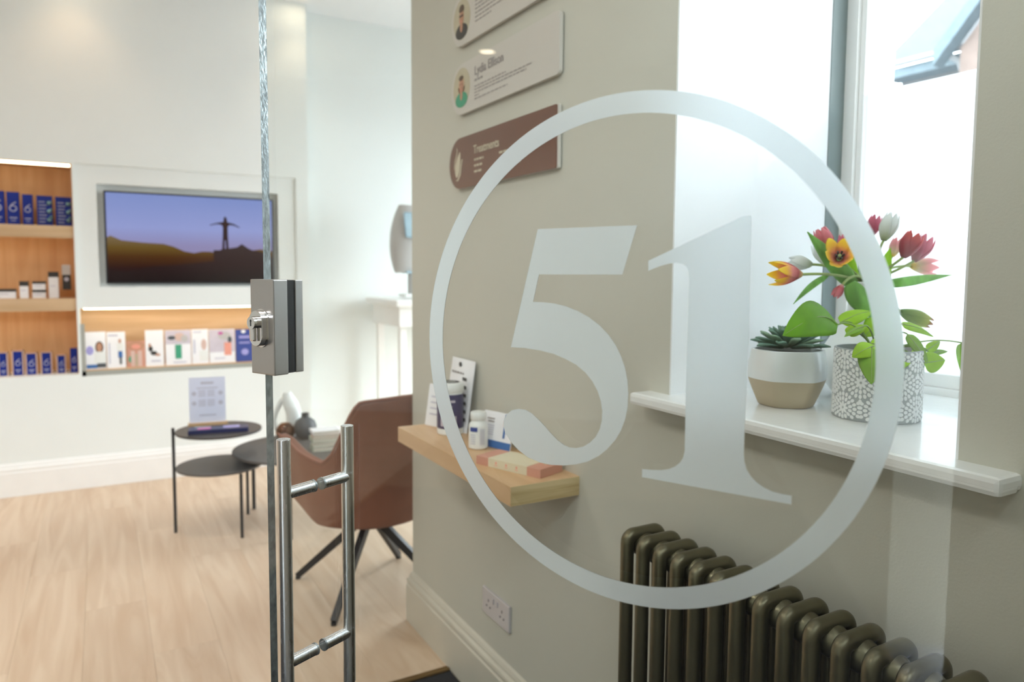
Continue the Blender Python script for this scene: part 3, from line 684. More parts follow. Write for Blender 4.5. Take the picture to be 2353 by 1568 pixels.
fg = [(.674, .38), (.690, .40), (.692, .50), (.697, .50), (.700, .40), (.716, .40), (.712, .55), (.712, .66), (.722, .685), (.75, .68), (.785, .655), (.79, .66), (.75, .70), (.716, .715), (.709, .72), (.708, .745), (.705, .77), (.697, .785), (.689, .77), (.687, .745), (.686, .72), (.676, .715), (.645, .705), (.60, .68), (.602, .672), (.645, .69), (.672, .685), (.682, .66), (.680, .55)]
flat('sil', fg[::-1], .0024, 'figure_picture')

# ================================================================ PRODUCT NICHE
ns = thing('shelf_unit', 'warm lit oak niche shelving with product cartons', 'shelving', (0, 0, 0))
b = MB().m('oak_back').box((nx0, F + .255, nz0), (nx1, F + .27, nz1)); b.build('back_panel', ns)
b = MB().m('oak_back').box((nx1 - .003, F + .004, nz0), (nx1, F + .255, nz1)); b.box((nx0, F + .004, nz0), (nx0 + .003, F + .255, nz1)); b.box((nx0, F + .004, nz1 - .004), (nx1, F + .255, nz1)); b.build('side_panel', ns)
for z0_, z1_ in ((1.058, 1.118), (1.476, 1.534)):
    MB().m('oak_shelf').box((nx0, F + .006, z0_), (nx1 - .003, F + .255, z1_), .001).build('shelf_board', ns)
b = MB().m('ledstrip').box((nx0 + .01, F + .006, nz1 - .016), (nx1 - .008, F + .016, nz1 - .0045)); b.build('light_strip', ns)
for z in (1.476, 1.058):
    MB().m('ledstrip_low').box((nx0 + .01, F + .013, z - .008), (nx1 - .02, F + .022, z - .001)).build('light_strip', ns)
    MB().m('oak_shelf').box((nx0, F + .006, z - .011), (nx1 - .003, F + .0115, z + .002)).build('shelf_lip', ns)
def emblem(parent, w, h, y):
    """pale ring with a slanting stroke"""
    b = MB().m('silver'); cz_ = h * .50; r = w * .27
    pts = []; n = 20
    g1 = [Vector((r * math.cos(2 * PI * k / n), y - .0006, cz_ + r * math.sin(2 * PI * k / n))) for k in range(n + 1)]
    b.tube(g1, w * .055, 6, cap=False)
    b.tube([(-r * .9, y - .0006, cz_ + r * .5), (-r * .2, y - .0006, cz_ + r * 1.5), (r * .9, y - .0006, cz_ + r * 2.3)], w * .055, 6)
    b.build('emblem', parent)
    b = MB().m('silver'); b.box((-w * .3, y - .0008, h * .20), (w * .3, y, h * .20 + .006)); b.box((-w * .2, y - .0008, h * .12), (w * .2, y, h * .12 + .004)); b.build('printed_text', parent)
def carton(px0_, px1_, pyt, zbase, ymid, label, key='blue', style='emblem', frame=False, group=None, name='product_carton'):
    pass
CART = [(-0.5223, -0.4547, 0.188, 1.534, 'royal blue carton cut by the picture edge on the top shelf', 'emblem'), (-0.4446, -0.3859, 0.185, 1.534, 'widest emblem blue carton on the top niche shelf', 'emblem'), (-0.3717, -0.3224, 0.175, 1.534, 'narrow emblem blue carton beside the foil cartons, top shelf', 'emblem'), (-0.3039, -0.2283, 0.172, 1.534, 'foil printed blue carton, left of the foil pair', 'foil'), (-0.2136, -0.1343, 0.17, 1.534, 'foil printed blue carton against the niche side', 'foil'), (-0.5113, -0.477, 0.131, 0.676, 'blue carton cut by the picture edge on the bottom shelf', 'framed'), (-0.4465, -0.4034, 0.138, 0.676, 'tall blue carton in pale sleeve, second from left on the bottom shelf', 'framed'), (-0.3827, -0.3389, 0.122, 0.676, 'blue carton in pale sleeve, third from left on the bottom shelf', 'framed'), (-0.3094, -0.267, 0.124, 0.676, 'blue carton in pale sleeve, fourth from left on the bottom shelf', 'framed'), (-0.2326, -0.1981, 0.103, 0.676, 'smallest blue carton in pale sleeve on the bottom shelf', 'framed'), (-0.1698, -0.1326, 0.143, 0.676, 'unsleeved bright blue carton at the right end, bottom shelf', 'emblem')]
for x0_, x1_, h, zb, lab, st in CART:
    w = abs(x1_ - x0_); t = thing('product_carton', lab, 'carton', ((x0_ + x1_) / 2, 5.08, zb), 0, 'blue cartons in the lit niche')
    MB().m('blue').box((-w / 2, 0, 0), (w / 2, .045, h), .0012).build('carton_body', t)
    if st in ('emblem', 'framed'): emblem(t, w, h, 0)
    if st == 'framed':
        b = MB().m('coverpink')
        b.box((-w / 2 - .006, -.004, 0), (-w / 2 - .0005, .047, h + .004)); b.box((w / 2 + .0005, -.004, 0), (w / 2 + .006, .047, h + .004)); b.box((-w / 2 - .006, -.004, h + .001), (w / 2 + .006, .047, h + .004)); b.build('open_sleeve', t)
    if st == 'foil':
        b = MB().m('silver')
        for k in range(7): b.box((-w * .38, -.0006, h * (.12 + .11 * k)), (w * (.02 + .05 * (k % 3)), 0, h * (.12 + .11 * k) + .005))
        b.build('printed_text', t); b = MB().m('teal')
        for k in range(3): b.tube([(w * .28 + r_ * .8, -.001, h * (.2 + .28 * k)) for r_ in (-.012, .012)], .011, 8); b.tube([(w * .40, -.001, h * (.27 + .24 * k)), (w * .42, -.001, h * (.33 + .24 * k))], .009, 8)
        b.build('foil_pattern', t)
WH = [(-0.5346, -0.42, 1.171, 1.109, 'wide low white carton with black lid, middle shelf', 'lid'), (-0.4017, -0.3605, 1.215, 1.108, 'slim grey white carton with black top, middle shelf', 'lid'), (-0.3419, -0.277, 1.162, 1.107, 'lower of two stacked white cartons, middle shelf', 'lid'), (-0.3398, -0.2771, 1.22, 1.165, 'upper of two stacked white cartons, middle shelf', 'lid'), (-0.2622, -0.2133, 1.27, 1.106, 'tallest white carton with black top, middle shelf', 'lid'), (-0.1938, -0.1527, 1.263, 1.111, 'black carton with grey upper part, middle shelf', 'dark')]
for x0_, x1_, zt_, zb_, lab, st in WH:
    up = 'upper' in lab
    zb = 1.118 if not up else 1.118 + .0485
    h = (.0475 if 'stacked' in lab else zt_ - 1.118); w = abs(x1_ - x0_)
    t = thing('white_carton' if st != 'dark' else 'black_carton', lab, 'carton', ((x0_ + x1_) / 2, 5.08, zb), 0, 'white cartons in the lit niche')
    MB().m('paper' if st == 'lid' else 'black_print').box((-w / 2, 0, 0), (w / 2, .04, h), .001).build('carton_body', t)
    if st == 'lid': 
        MB().m('black_print').box((-w / 2 - .0006, -.0006, h * (.80 if h > .1 else .72)), (w / 2 + .0006, .0406, h + .0006), .0005).build('carton_lid', t)
        b = MB().m('inklight'); b.box((-w * .35, -.0008, h * .45), (w * .2, 0, h * .45 + .004)); b.build('printed_text', t)
    else:
        MB().m('machine').box((-w / 2 - .0006, -.0006, h * .6), (w / 2 + .0006, .0406, h + .0006), .0005).build('carton_lid', t)
        b = MB().m('inklight'); b.tube([(0, 0, h * .42), (0, -.001, h * .42)], .012, 12); b.build('printed_text', t)

# ================================================================ LEAFLET NICHE
nl = thing('leaflet_rack', 'warm lit oak ledge niche under the television', 'rack', (0, 0, 0))
b = MB().m('gap_shade').box((lx0, F + .014, lz0), (lx1, F + .018, lz0 + .028)); b.box((lx0, F + .014, lz0), (lx0 + .022, F + .018, lz1 - .09)); b.build('niche_shade_strip', nl)  # strips stand in for the shadowed gap along the niche edge
b = MB().m('oak_shelf').box((lx0 + .022, F + .019, lz0 + .020), (lx1, F + .16, lz0 + .034), .001); b.build('ledge', nl)
b = MB().m('oak_shelf').box((lx0, F + .160, lz0), (lx1, F + .17, lz1)); b.build('back_panel', nl)
b = MB().m('ledstrip_niche').box((lx0 + .02, F + .03, lz1 - .006), (lx1 - .02, F + .05, lz1 - .0005)); b.build('light_strip', nl)
def leaflet(x0_, x1_, ztop, label, art):
    w = abs(x1_ - x0_); zb = lz0 + .0342; h = ztop - zb
    t = thing('leaflet', label, 'leaflet', ((x0_ + x1_) / 2, F + .055, zb), 0, 'leaflets on the lit ledge')
    xf = Matrix.Rotation(math.radians(-6), 4, 'X')
    MB().m(art[0]).box((-w / 2 + .001, 0, .0), (w / 2 - .001, .003, h), xf=xf).build('leaflet_cover', t)
    b = MB(); 
    for i, (key, kind, a, c, d, e) in enumerate(art[1]):
        b.m(key); y = -.0005 - .0003 * i
        if kind == 'r': b.box((-w / 2 + a * w, y, c * h), (-w / 2 + d * w, 0, e * h), xf=xf)
        else:
            n = 16; b.prism([(-w / 2 + (a + d * math.cos(2 * PI * k / n)) * w, c * h + e * h * math.sin(2 * PI * k / n)) for k in range(n)], lambda X_, Z_, tt, y=y: xf @ Vector((X_, -tt * 1., Z_)), -y)
    b.build('cover_picture', t)
ART = {
 'a': ('paper', [('blueprint', 'r', .05, .02, .55, .12), ('violetprint', 'o', .22, .5, .18, .12), ('hair', 'o', .68, .58, .20, .16), ('skin', 'o', .68, .58, .13, .12), ('plastic', 'r', .42, .15, .98, .46), ('smoke', 'r', .55, .03, .97, .15)]),
 'b': ('paper', [('inklight', 'r', .08, .88, .6, .92), ('inklight', 'r', .12, .12, .18, .7), ('blueprint', 'r', .60, .28, .82, .50), ('smoke', 'r', .66, .10, .78, .30), ('plastic', 'r', .55, .46, .88, .68), ('skin', 'o', .70, .74, .07, .06)]),
 'c': ('pinkbox', [('green_print', 'o', .2, .3, .12, .12), ('skin', 'o', .5, .82, .48, .18), ('pinkprint', 'o', .5, .78, .25, .10), ('coverpink', 'r', .22, .02, .42, .62), ('coverpink', 'r', .60, .02, .80, .62), ('clay', 'r', .44, .02, .58, .5)]),
 'd': ('paper', [('black_print', 'o', .28, .48, .12, .08), ('black_print', 'o', .45, .36, .18, .06), ('skin', 'o', .24, .58, .07, .05), ('skin', 'r', .55, .28, .78, .34), ('inklight', 'r', .3, .12, .8, .16)]),
 'e': ('paper', [('lilac', 'r', 0.02, .60, .98, .99), ('coverpink', 'o', .55, .8, .2, .12), ('smoke', 'o', .25, .78, .15, .06), ('machine', 'o', .75, .75, .14, .1), ('green_print', 'r', .38, .18, .62, .58), ('inklight', 'r', .3, .06, .8, .09)]),
 'f': ('paper', [('inklight', 'r', .1, .9, .6, .94), ('coverpink', 'o', .72, .55, .16, .16), ('plastic', 'r', .45, .08, .95, .38), ('inklight', 'r', .12, .3, .2, .7)]),
 'g': ('paper', [('lilac', 'r', .02, .32, .98, .99), ('machine', 'o', .6, .8, .25, .12), ('magprint', 'o', .45, .88, .1, .05), ('smoke', 'o', .8, .68, .08, .1), ('pinkprint', 'r', .58, .22, .85, .60), ('inklight', 'r', .2, .12, .6, .15)]),
 'h': ('navyprint', [('paper', 'o', .45, .93, .12, .05), ('violetprint', 'r', .2, .72, .8, .80), ('violetprint', 'r', .2, .56, .8, .61), ('violetprint', 'o', .5, .3, .2, .1)]),
}
LF = [(-0.0935, 0.0155, 0.9163, 'white leaflet with portrait and blue corner, ledge left end', 'a'), (0.0178, 0.1181, 0.9127, 'white leaflet with standing figure in jeans', 'b'), (0.1228, 0.2232, 0.8533, 'low pink leaflet showing two raised hands', 'c'), (0.2232, 0.326, 0.9164, 'white leaflet with reclining figure in black', 'd'), (0.3333, 0.481, 0.9121, 'leaflet with grey picture and green bottle', 'e'), (0.4835, 0.5822, 0.9135, 'white leaflet with small tan picture beside the green bottle leaflet', 'f'), (0.5848, 0.7409, 0.9093, 'leaflet with mauve picture and pink bottle', 'g'), (0.7436, 0.8562, 0.9049, 'dark blue leaflet next to the lock case', 'h')]
for x0_, x1_, zt_, lab, k in LF: leaflet(x0_, x1_, zt_, lab, ART[k])

# ================================================================ SIDE TABLES
t1 = thing('side_table', 'black two tier round side table holding the paper sign', 'table', (.487, 3.895, 0))
for z, key in ((.5, 'tabletop'), (.322, 'tabletop_grey')):
    MB().m(key).lathe([(.192, -.012), (.199, -.011), (.2, -.008), (.2, -.001), (.199, 0), (.0, 0)], 64, (0, 0, z), cap=False).m('black').lathe([(.0, -.0122), (.193, -.0122)], 64, (0, 0, z), cap=False).build('table_top' if z > .4 else 'lower_tier', t1)
for (dx, dy, zt) in ((-.206, .018, .522), (.066, -.212, .315), (.150, .136, .315)):
    MB().m('black').tube([(dx, dy, 0), (dx, dy, zt)], .0075, 14).build('leg', t1)
for z in (.494, .316): MB().m('black').box((-.206, .011, z - .004), (-.190, .025, z + .004)).build('leg_bracket', t1)
t2 = thing('coffee_table', 'larger low dark grey round table with vases and books', 'table', (.87, 3.85, 0))
MB().m('tabletop_grey').lathe([(.322, -.014), (.329, -.012), (.33, -.008), (.33, -.001), (.329, 0), (0, 0)], 72, (0, 0, .376), cap=False).m('black').lathe([(0, -.0142), (.322, -.0142)], 72, (0, 0, .376), cap=False).build('table_top', t2)
for dx, dy in ((-.19, .255), (-.118, -.300), (.30, -.04)): MB().m('black').tube([(dx, dy, 0), (dx, dy, .363)], .0095, 14).build('leg', t2)
# sign and book on side table
sg = thing('paper_sign', 'pale printed paper sign in slim wooden holder', 'sign', (0.4508, 4.0175) + (.500,), math.radians(-8.0))
MB().m('oak_shelf').box((-.092, -.016, .0), (.092, .016, .016), .001).build('wooden_holder', sg)
MB().m('paperblue').box((-.085, -.001, .012), (.085, .001, .247)).build('paper_sheet', sg)
b = MB().m('inklight')
b.box((-.03, -.0016, .212), (.03, -.001, .224)); b.box((-.05, -.0016, .190), (.05, -.001, .195))
for z in (.15, .10):
    for k in range(4): b.box((-.042, -.0016, z + k * .009), (-.008, -.001, z + k * .009 + .004)); b.box((.0, -.0016, z + k * .009), (.034, -.001, z + k * .009 + .004))
for x_ in (-.062, .062):
    for z in (.165, .115): b.tube([(x_, -.001, z), (x_, -.0018, z)], .011, 12)
b.box((-.04, -.0016, .05), (.04, -.001, .056)); b.build('printed_text', sg)
bk = thing('navy_book', 'navy picture book lying on the two tier side table', 'book', (0.4713, 3.7938) + (.500,), math.radians(-10))
MB().m('navybook').box((-.135, 0, 0), (.135, .085, .020), .001).build('book_body', bk)
b = MB().m('magprint').box((-.095, .015, .020), (-.035, .06, .0206)); b.m('violetprint').box((.02, .03, .020), (.095, .075, .0206)); b.m('machblue').box((-.11, .062, .020), (-.04, .08, .0206)); b.build('cover_picture', bk)
# vases and books on coffee table
TZ = .376
p_ = (0.8654, 4.0418)
wv = thing('sculpted_vase', 'white sculpted vase with an open handle loop', 'vase', (p_[0] - .004, p_[1] + .105, TZ), math.radians(-30))
b = MB().m('vase')
b.tube([(.012, 0, 0), (.030, 0, .03), (.048, 0, .075), (.046, 0, .13), (.030, 0, .18), (.015, 0, .215), (.010, 0, .245)], [.034, .046, .044, .042, .040, .032, .022], 20)
b.tube([(-.008, 0, .205), (-.028, 0, .18), (-.052, 0, .13), (-.062, 0, .08), (-.048, 0, .035), (-.012, 0, .012), (.02, 0, .010)], [.016, .015, .012, .011, .014, .020, .018], 14)
b.build('vase_body', wv)
av = thing('amber_glass_vase', 'squat amber glass bowl vase on low table', 'vase', (0.8411, 4.0586) + (TZ,))
MB().m('amber').lathe([(.025, 0), (.042, .012), (.052, .035), (.050, .058), (.036, .078), (.026, .088), (.022, .088), (.032, .076), (.046, .057), (.047, .035), (.038, .014), (0, .005)], 36, cap=False).build('vase_body', av)
dv = thing('round_vase', 'dark slate round vase with short neck', 'vase', (0.9412, 4.0291) + (TZ,))
MB().m('smoke').lathe([(.028, 0), (.048, .014), (.060, .045), (.060, .070), (.050, .097), (.030, .113), (.021, .118), (.020, .136), (.023, .140), (.017, .140), (.015, .12)], 40, cap=True).build('vase_body', dv)
z_ = TZ
for k, (key, h, dx, a, lab) in enumerate((('covergreen', .026, .0, .05, 'sage book at the bottom of the stack behind the armchair'), ('pages', .022, .004, -.05, 'cream book second from bottom of the stack behind the armchair'), ('covergreen', .020, -.004, .08, 'sage book in the middle of the stack behind the armchair'), ('coverpink', .020, .002, 0., 'dusty pink book fourth from bottom of the stack behind the armchair'), ('paper', .016, -.002, .1, 'white book on top of the stack behind the armchair'))):
    q_ = (0.9747, 3.7422)
    t = thing('stacked_book', lab, 'book', (q_[0] + dx, q_[1], z_), a - .15, 'books on the low table')
    MB().m('pages').box((-.066, -.047, .0022), (.064, .047, h - .0022)).build('page_block', t)
    b = MB().m(key); b.box((-.068, -.05, .0), (.068, .05, .0022)); b.box((-.068, -.05, h - .0022), (.068, .05, h - .0001)); b.box((-.0695, -.05, 0), (-.067, .05, h - .0001)); b.build('book_cover', t); z_ += h

# ================================================================ ARMCHAIR
ch = thing('swivel_armchair', 'chestnut leather tub armchair on black splayed legs', 'armchair', (.92, 2.84, 0), math.radians(14))
def shell_pt(th, s, off=0.):
    """th: angle from the back centre (-y), s: 0 bottom .. 1 top"""
    a = abs(th); ad = math.degrees(a)
    # top height by angle
    if ad < 38: top = .842 - .00001 * ad * ad
    elif ad < 66:
        k = (ad - 38) / 28; k = k * k * (3 - 2 * k); top = .828 + (.595 - .828) * k
    else: top = .595 + .055 * min(1, (ad - 66) / 45)
    bot = .335 + .055 * max(0, (ad - 80) / 45)
    z = bot + (top - bot) * s
    rx = .245 + .055 * s; ry = .225 + .075 * s
    if ad < 60: ry += .02 * s
    x = math.sin(th) * (rx + off); y = -math.cos(th) * (ry + off)
    if ad > 90: y = (ad - 90) / 35 * .20; x = math.copysign(rx + off - .02 * (ad - 90) / 35, th)
    return Vector((x, y, z))
g = [[shell_pt(math.radians(-125 + 250 * j / 56), i / 12) for j in range(57)] for i in range(13)]
o = MB().m('leather').grid(g).build('shell', ch); solid(o, .035, 0.); md = o.modifiers.new('round', 'BEVEL'); md.width = .012; md.segments = 3; md.limit_method = 'ANGLE'
b = MB().m('leather_pipe'); b.tube([shell_pt(math.radians(-124 + 248 * j / 80), 1.0, .016) + Vector((0, 0, .001)) for j in range(81)], .0045, 8); b.build('piping', ch)
b = MB().m('leather').lathe([(0, .295), (.16, .300), (.225, .325), (.240, .350), (.235, .352), (0, .352)], 40, cap=False); b.build('seat_base', ch)
b = MB().m('leather').lathe([(0, .353), (.205, .355), (.225, .375), (.225, .42), (.20, .445), (0, .452)], 40, (0, .03, 0), cap=False); b.build('seat_cushion', ch)
b = MB().m('black').lathe([(.0, .262), (.045, .262), (.055, .272), (.055, .296), (0, .297)], 24, cap=False); b.tube([(0, 0, .27), (0, 0, .30)], .03, 16); b.build('swivel_hub', ch)
ci, si = math.cos(-math.radians(14)), math.sin(-math.radians(14))
for wx, wy in ((.679, 3.074), (.698, 2.596), (1.125, 3.08), (1.165, 2.62)):
    dx, dy = wx - .92, wy - 2.84; lx, ly_ = dx * ci - dy * si, dx * si + dy * ci
    d = Vector((lx, ly_, 0)).normalized(); side = Vector((-d.y, d.x, 0))
    P0 = d * .035 + Vector((0, 0, .285)); P1 = Vector((lx, ly_, .013)); b = MB().m('black')
    up = (P1 - P0).normalized().cross(side).normalized(); vs = []
    for p, hw, hh in ((P0, .013, .017), (P1, .010, .0125)):
        for a_, c_ in ((-1, -1), (1, -1), (1, 1), (-1, 1)): vs.append(b.bm.verts.new(p + side * hw * a_ + up * hh * c_))
    for q in ((0, 1, 2, 3), (7, 6, 5, 4), (0, 4, 5, 1), (1, 5, 6, 2), (2, 6, 7, 3), (3, 7, 4, 0)): b._f([vs[k] for k in q])
    lg = b.build('leg', ch); MB().m('rubber').tube([P1 + Vector((0, 0, -.013)), P1 + Vector((0, 0, -.002))], .011, 12).build('foot_pad', lg)

# ================================================================ CONSULTING MACHINE IN ALCOVE
mc = thing('skin_scanner', 'grey rounded scanner head with display half hidden by wall corner', 'device', (1.7692 + .06, 4.70, 0.))
zt, zb = 1.7369, 1.2813
g = []
for i in range(17):
    s = i / 16; zz = zb + (zt - zb) * s
    hw = .165 * math.sin(PI * min(1, .22 + .66 * s)) ** .55 * (1 - .15 * s); dp = .09 * math.sin(PI * (.08 + .84 * s)) ** .5
    g.append([Vector((hw * math.copysign(abs(math.cos(q)) ** .8, math.cos(q)), dp * math.sin(q) + .05 * s, zz)) for q in (2 * PI * k / 28 for k in range(28))])
b = MB().m('machine').grid(g, close=True); b._f([b.bm.verts[i] for i in range(0)]) if False else None
b.bm.verts.ensure_lookup_table(); b._f([b.bm.verts[i] for i in range(27, -1, -1)]); b._f([b.bm.verts[16 * 28 + i] for i in range(28)])
b.build('scanner_head', mc)
xf = Matrix.Translation((.02, -.082, zb + .30)) @ Matrix.Rotation(math.radians(-14), 4, 'X')
b = MB().m('machblue').box((-.11, -.006, -.07), (.11, 0, .10), .01, xf=xf); b.build('display', mc)
b = MB().m('plastic').box((-.075, -.05, 1.117), (.075, .08, 1.140), .004); b.build('machine_foot', mc); b = MB().m('machine').tube([(0, .02, 1.14), (0, .02, zb + .01)], .03, 16); b.build('stem', mc)
MB().m('machblue').box((-.07, -.07, zb - .004), (.07, .03, zb + .01), .003).build('chin_rest', mc)
ds = thing('treatment_desk', 'narrow white desk under the scanner in the alcove', 'desk', (1.6163, 4.70, 0.))
b = MB().m('trimwhite').box((0, -.25, 1.062), (1.1, .38, 1.108), .014); b.build('desk_top', ds)
b = MB().m('trimwhite').box((.04, -.20, .93), (1.06, .34, 1.062), .003); b.build('drawer_box', ds)
for x_ in (.06, .98):
    for y_ in (-.16, .28): MB().m('trimwhite').box((x_, y_, 0), (x_ + .045, y_ + .045, .93), .003).build('leg', ds)
MB().m('black').tube([(.30, -.20, 1.0), (.30, -.218, 1.0)], .010, 12).build('drawer_knob', ds)

# ================================================================ WINDOW SILL: SUCCULENT
SLZ = 1.0580
pA = thing('potted_succulent', 'grey green succulent in faceted two tone pot', 'potted plant', (1.087, .918, SLZ), .35)
def hexk(q, z): 
    k = (q % (PI / 3)) - PI / 6; return .90 / max(.86, math.cos(k)) if True else 1
def facet(q, z, n=6, soft=.35):
    k = (q % (2 * PI / n)) - PI / n; return 1 - soft * (1 - math.cos(PI / n) / math.cos(k))
b = MB(); PH = .103
prof = [(0, .0), (.046, .0), (.050, .002), (.058, .020), (.066, .040), (.0695, .050)]
b.m('clay').lathe(prof, 60, cap=False, poly=lambda q, z: facet(q, z, 6, .5))
b.m('glaze').lathe([(.0695, .050), (.0708, .056), (.070, .075), (.067, .092), (.065, PH), (.0635, PH + .001), (.061, PH), (.060, PH - .012)], 60, cap=False, poly=lambda q, z: facet(q, z, 6, .5))
b.build('pot', pA)
MB().m('soil').lathe([(0, .098), (.060, .094)], 30, cap=False).build('soil', pA)
def blade(L, Wd, thick, curl, tip=.0, n=7, key='succ', fold=.25, name='leaf', parent=None, loc=(0, 0, 0), az=0., el=0., roll=0., droop=0., shape=None, ruff=0.):
    """leaf along local +x with width across y, curling up (curl) or drooping"""
    rows = []; m = 6
    for i in range(n + 1):
        s = i / n; w = (shape(s) if shape else math.sin(PI * min(1, .12 + .88 * s)) ** .8 * (1 if s < .97 else .3)) * Wd / 2
        ang = el + curl * s - droop * s * s
        if i == 0: pos = Vector((0, 0, 0))
        else: pos = pos + Vector((math.cos(ang), 0, math.sin(ang))) * (L / n)
        up = Vector((-math.sin(ang), 0, math.cos(ang)))
        rows.append([pos + Vector((0, w * (2 * j / m - 1), 0)) + up * (fold * w * (abs(2 * j / m - 1)) ** 1.5 + ruff * Wd * math.sin(s * 9 + j)) for j in range(m + 1)])
    X = Matrix.Translation(Vector(loc)) @ Matrix.Rotation(az, 4, 'Z') @ Matrix.Rotation(0, 4, 'Y')
    Rr = Matrix.Rotation(roll, 4, 'X')
    rows = [[X @ (Rr @ p) for p in r] for r in rows]
    o = MB().m(key).grid(rows).build(name, parent, normals=False)
    solid(o, thick, 0.); return o
sl = lambda s: (.45 + .55 * s) * (1 if s < .55 else max(.0, 1 - ((s - .55) / .45) ** 2.2)) * 1.1 + .02
for k in range(46):
    a = k * 2.39996; t = k / 45
    L_ = .058 * (1 - .55 * (1 - t)) if t < .6 else .054 + .006 * math.sin(k)
    el_ = math.radians(78 - 76 * t ** .75); r0 = .004 + .010 * t
    L2 = .026 + .034 * t
    blade(L2, .012 + .010 * t, .0028, .35 - .3 * t, key='succ' if k % 3 else 'succ_l', fold=.55, parent=pA, loc=(r0 * math.cos(a), r0 * math.sin(a), PH + .016 - .014 * t), az=a, el=el_, shape=sl, n=6)

# ================================================================ POTTED PHILODENDRON IN PETAL-RELIEF POT
pB = thing('potted_philodendron', 'lime leaved trailing plant in white petal relief pot', 'potted plant', (1.133, .768, SLZ))
RB, HB = .0705, .118
b = MB().m('potgrey').lathe([(0, 0), (RB - .003, 0), (RB - .0012, .002), (RB - .0012, HB - .001), (RB - .002, HB), (RB - .005, HB), (RB - .006, HB - .02)], 72, cap=False); b.build('pot', pB)
b = MB().m('potwhite'); cents = []
for i in range(7):
    for j in range(3):
        cents.append((2 * PI * (i + .5 * (j % 2)) / 7 + .25, .020 + j * .045))
def put(q, z, ang, L_, w_):
    n = 8; P = []
    for k in range(n):
        c = 2 * PI * k / n; u = L_ / 2 * math.cos(c); v = w_ / 2 * math.sin(c)
        P.append((u * math.cos(ang) - v * math.sin(ang), u * math.sin(ang) + v * math.cos(ang)))
    def f(rad, sc): return [b.bm.verts.new(((RB + rad) * math.cos(q + x * sc / RB), (RB + rad) * math.sin(q + x * sc / RB), z + y * sc)) for x, y in P]
    if z - L_ * .5 < .001 or z + L_ * .5 > HB: 
        L2 = 0
        P = [(x, max(-z + .001, min(HB - .001 - z, y))) for x, y in P]
    A = f(-.0015, 1); B = f(-.0002, .88); b._f(B, False)
    for k in range(n): b._f([A[k], A[(k + 1) % n], B[(k + 1) % n], B[k]])
for ci_, (q0, z0) in enumerate(cents):
    rr = .0065
    for ring, (cnt, L_, w_) in enumerate(((8, .0105, .0052), (14, .0088, .0060), (20, .0082, .0063), (26, .0080, .0066), (32, .0078, .0068))):
        for k in range(cnt):
            a = 2 * PI * (k + .5 * (ring % 2)) / cnt; x = rr * math.cos(a); z = z0 + rr * math.sin(a); q = q0 + x / RB
            if z < .003 or z > HB - .003: continue
            best = min(range(len(cents)), key=lambda m_: math.hypot(((q - cents[m_][0] + PI) % (2 * PI) - PI) * RB, z - cents[m_][1]))
            if best == ci_: put(q, z, a, L_, w_)
        rr += .0088 if ring == 0 else .0078
o = b.build('petal_relief', pB); o['kind'] = 'stuff'
MB().m('soil').lathe([(0, HB - .008), (.03, HB - .004), (RB - .006, HB - .012)], 30, cap=False).build('soil', pB)
# heart leaves placed at world points on stalks
def heart(s):
    return max(0., (1.05 * math.sin(PI * s ** .62)) ** .75) * (1. if s < .9 else max(.0, (1 - s) / .1) ** .6 + .05)
def leafmesh(name, parent, base, tip, width, face, key, fold=.2, curl=.0, thick=.0006, n=12, m=8, shape=heart, arch=.12, vein=True):
    """leaf blade between two points (parent space), 'face' = direction the upper side looks to"""
    base = Vector(base); tip = Vector(tip); ax = tip - base; L_ = ax.length; t = ax / L_
    nrm = Vector(face); nrm = (nrm - t * nrm.dot(t)).normalized(); sd = t.cross(nrm); rows = []
    for i in range(n + 1):
        s = i / n; w = shape(s) * width / 2; c = base + t * (L_ * s) + nrm * (arch * L_ * math.sin(PI * s)) + sd * (curl * L_ * math.sin(PI * s ** .72))
        rows.append([c + sd * (w * (2 * j / m - 1)) + nrm * (-fold * w * abs(2 * j / m - 1) ** 1.6 + (.04 * w if j % m else 0) * math.sin(7 * s + j)) for j in range(m + 1)])
    o = MB().m(key).grid(rows).build(name, parent, normals=False); solid(o, thick, 0.)
    if vein:
        pts = [base + t * (L_ * s) + nrm * (arch * L_ * math.sin(PI * s) + .0006) + sd * (curl * L_ * math.sin(PI * s ** .72)) for s in (i / 8 * .95 for i in range(9))]
        MB().m('stem').tube(pts, [.0009 * (1 - .7 * i / 8) for i in range(9)], 5).build('midrib', o)
    return o
def sub(p, o_): return tuple(a - c for a, c in zip(p, o_))
def bez(p0, p1, p2, n=12): return [tuple((1 - t) ** 2 * a + 2 * t * (1 - t) * b_ + t * t * c for a, b_, c in zip(p0, p1, p2)) for t in (i / n for i in range(n + 1))]
OB = (1.133, .768, SLZ)
camdir = Vector((-.82, -.57, .12))
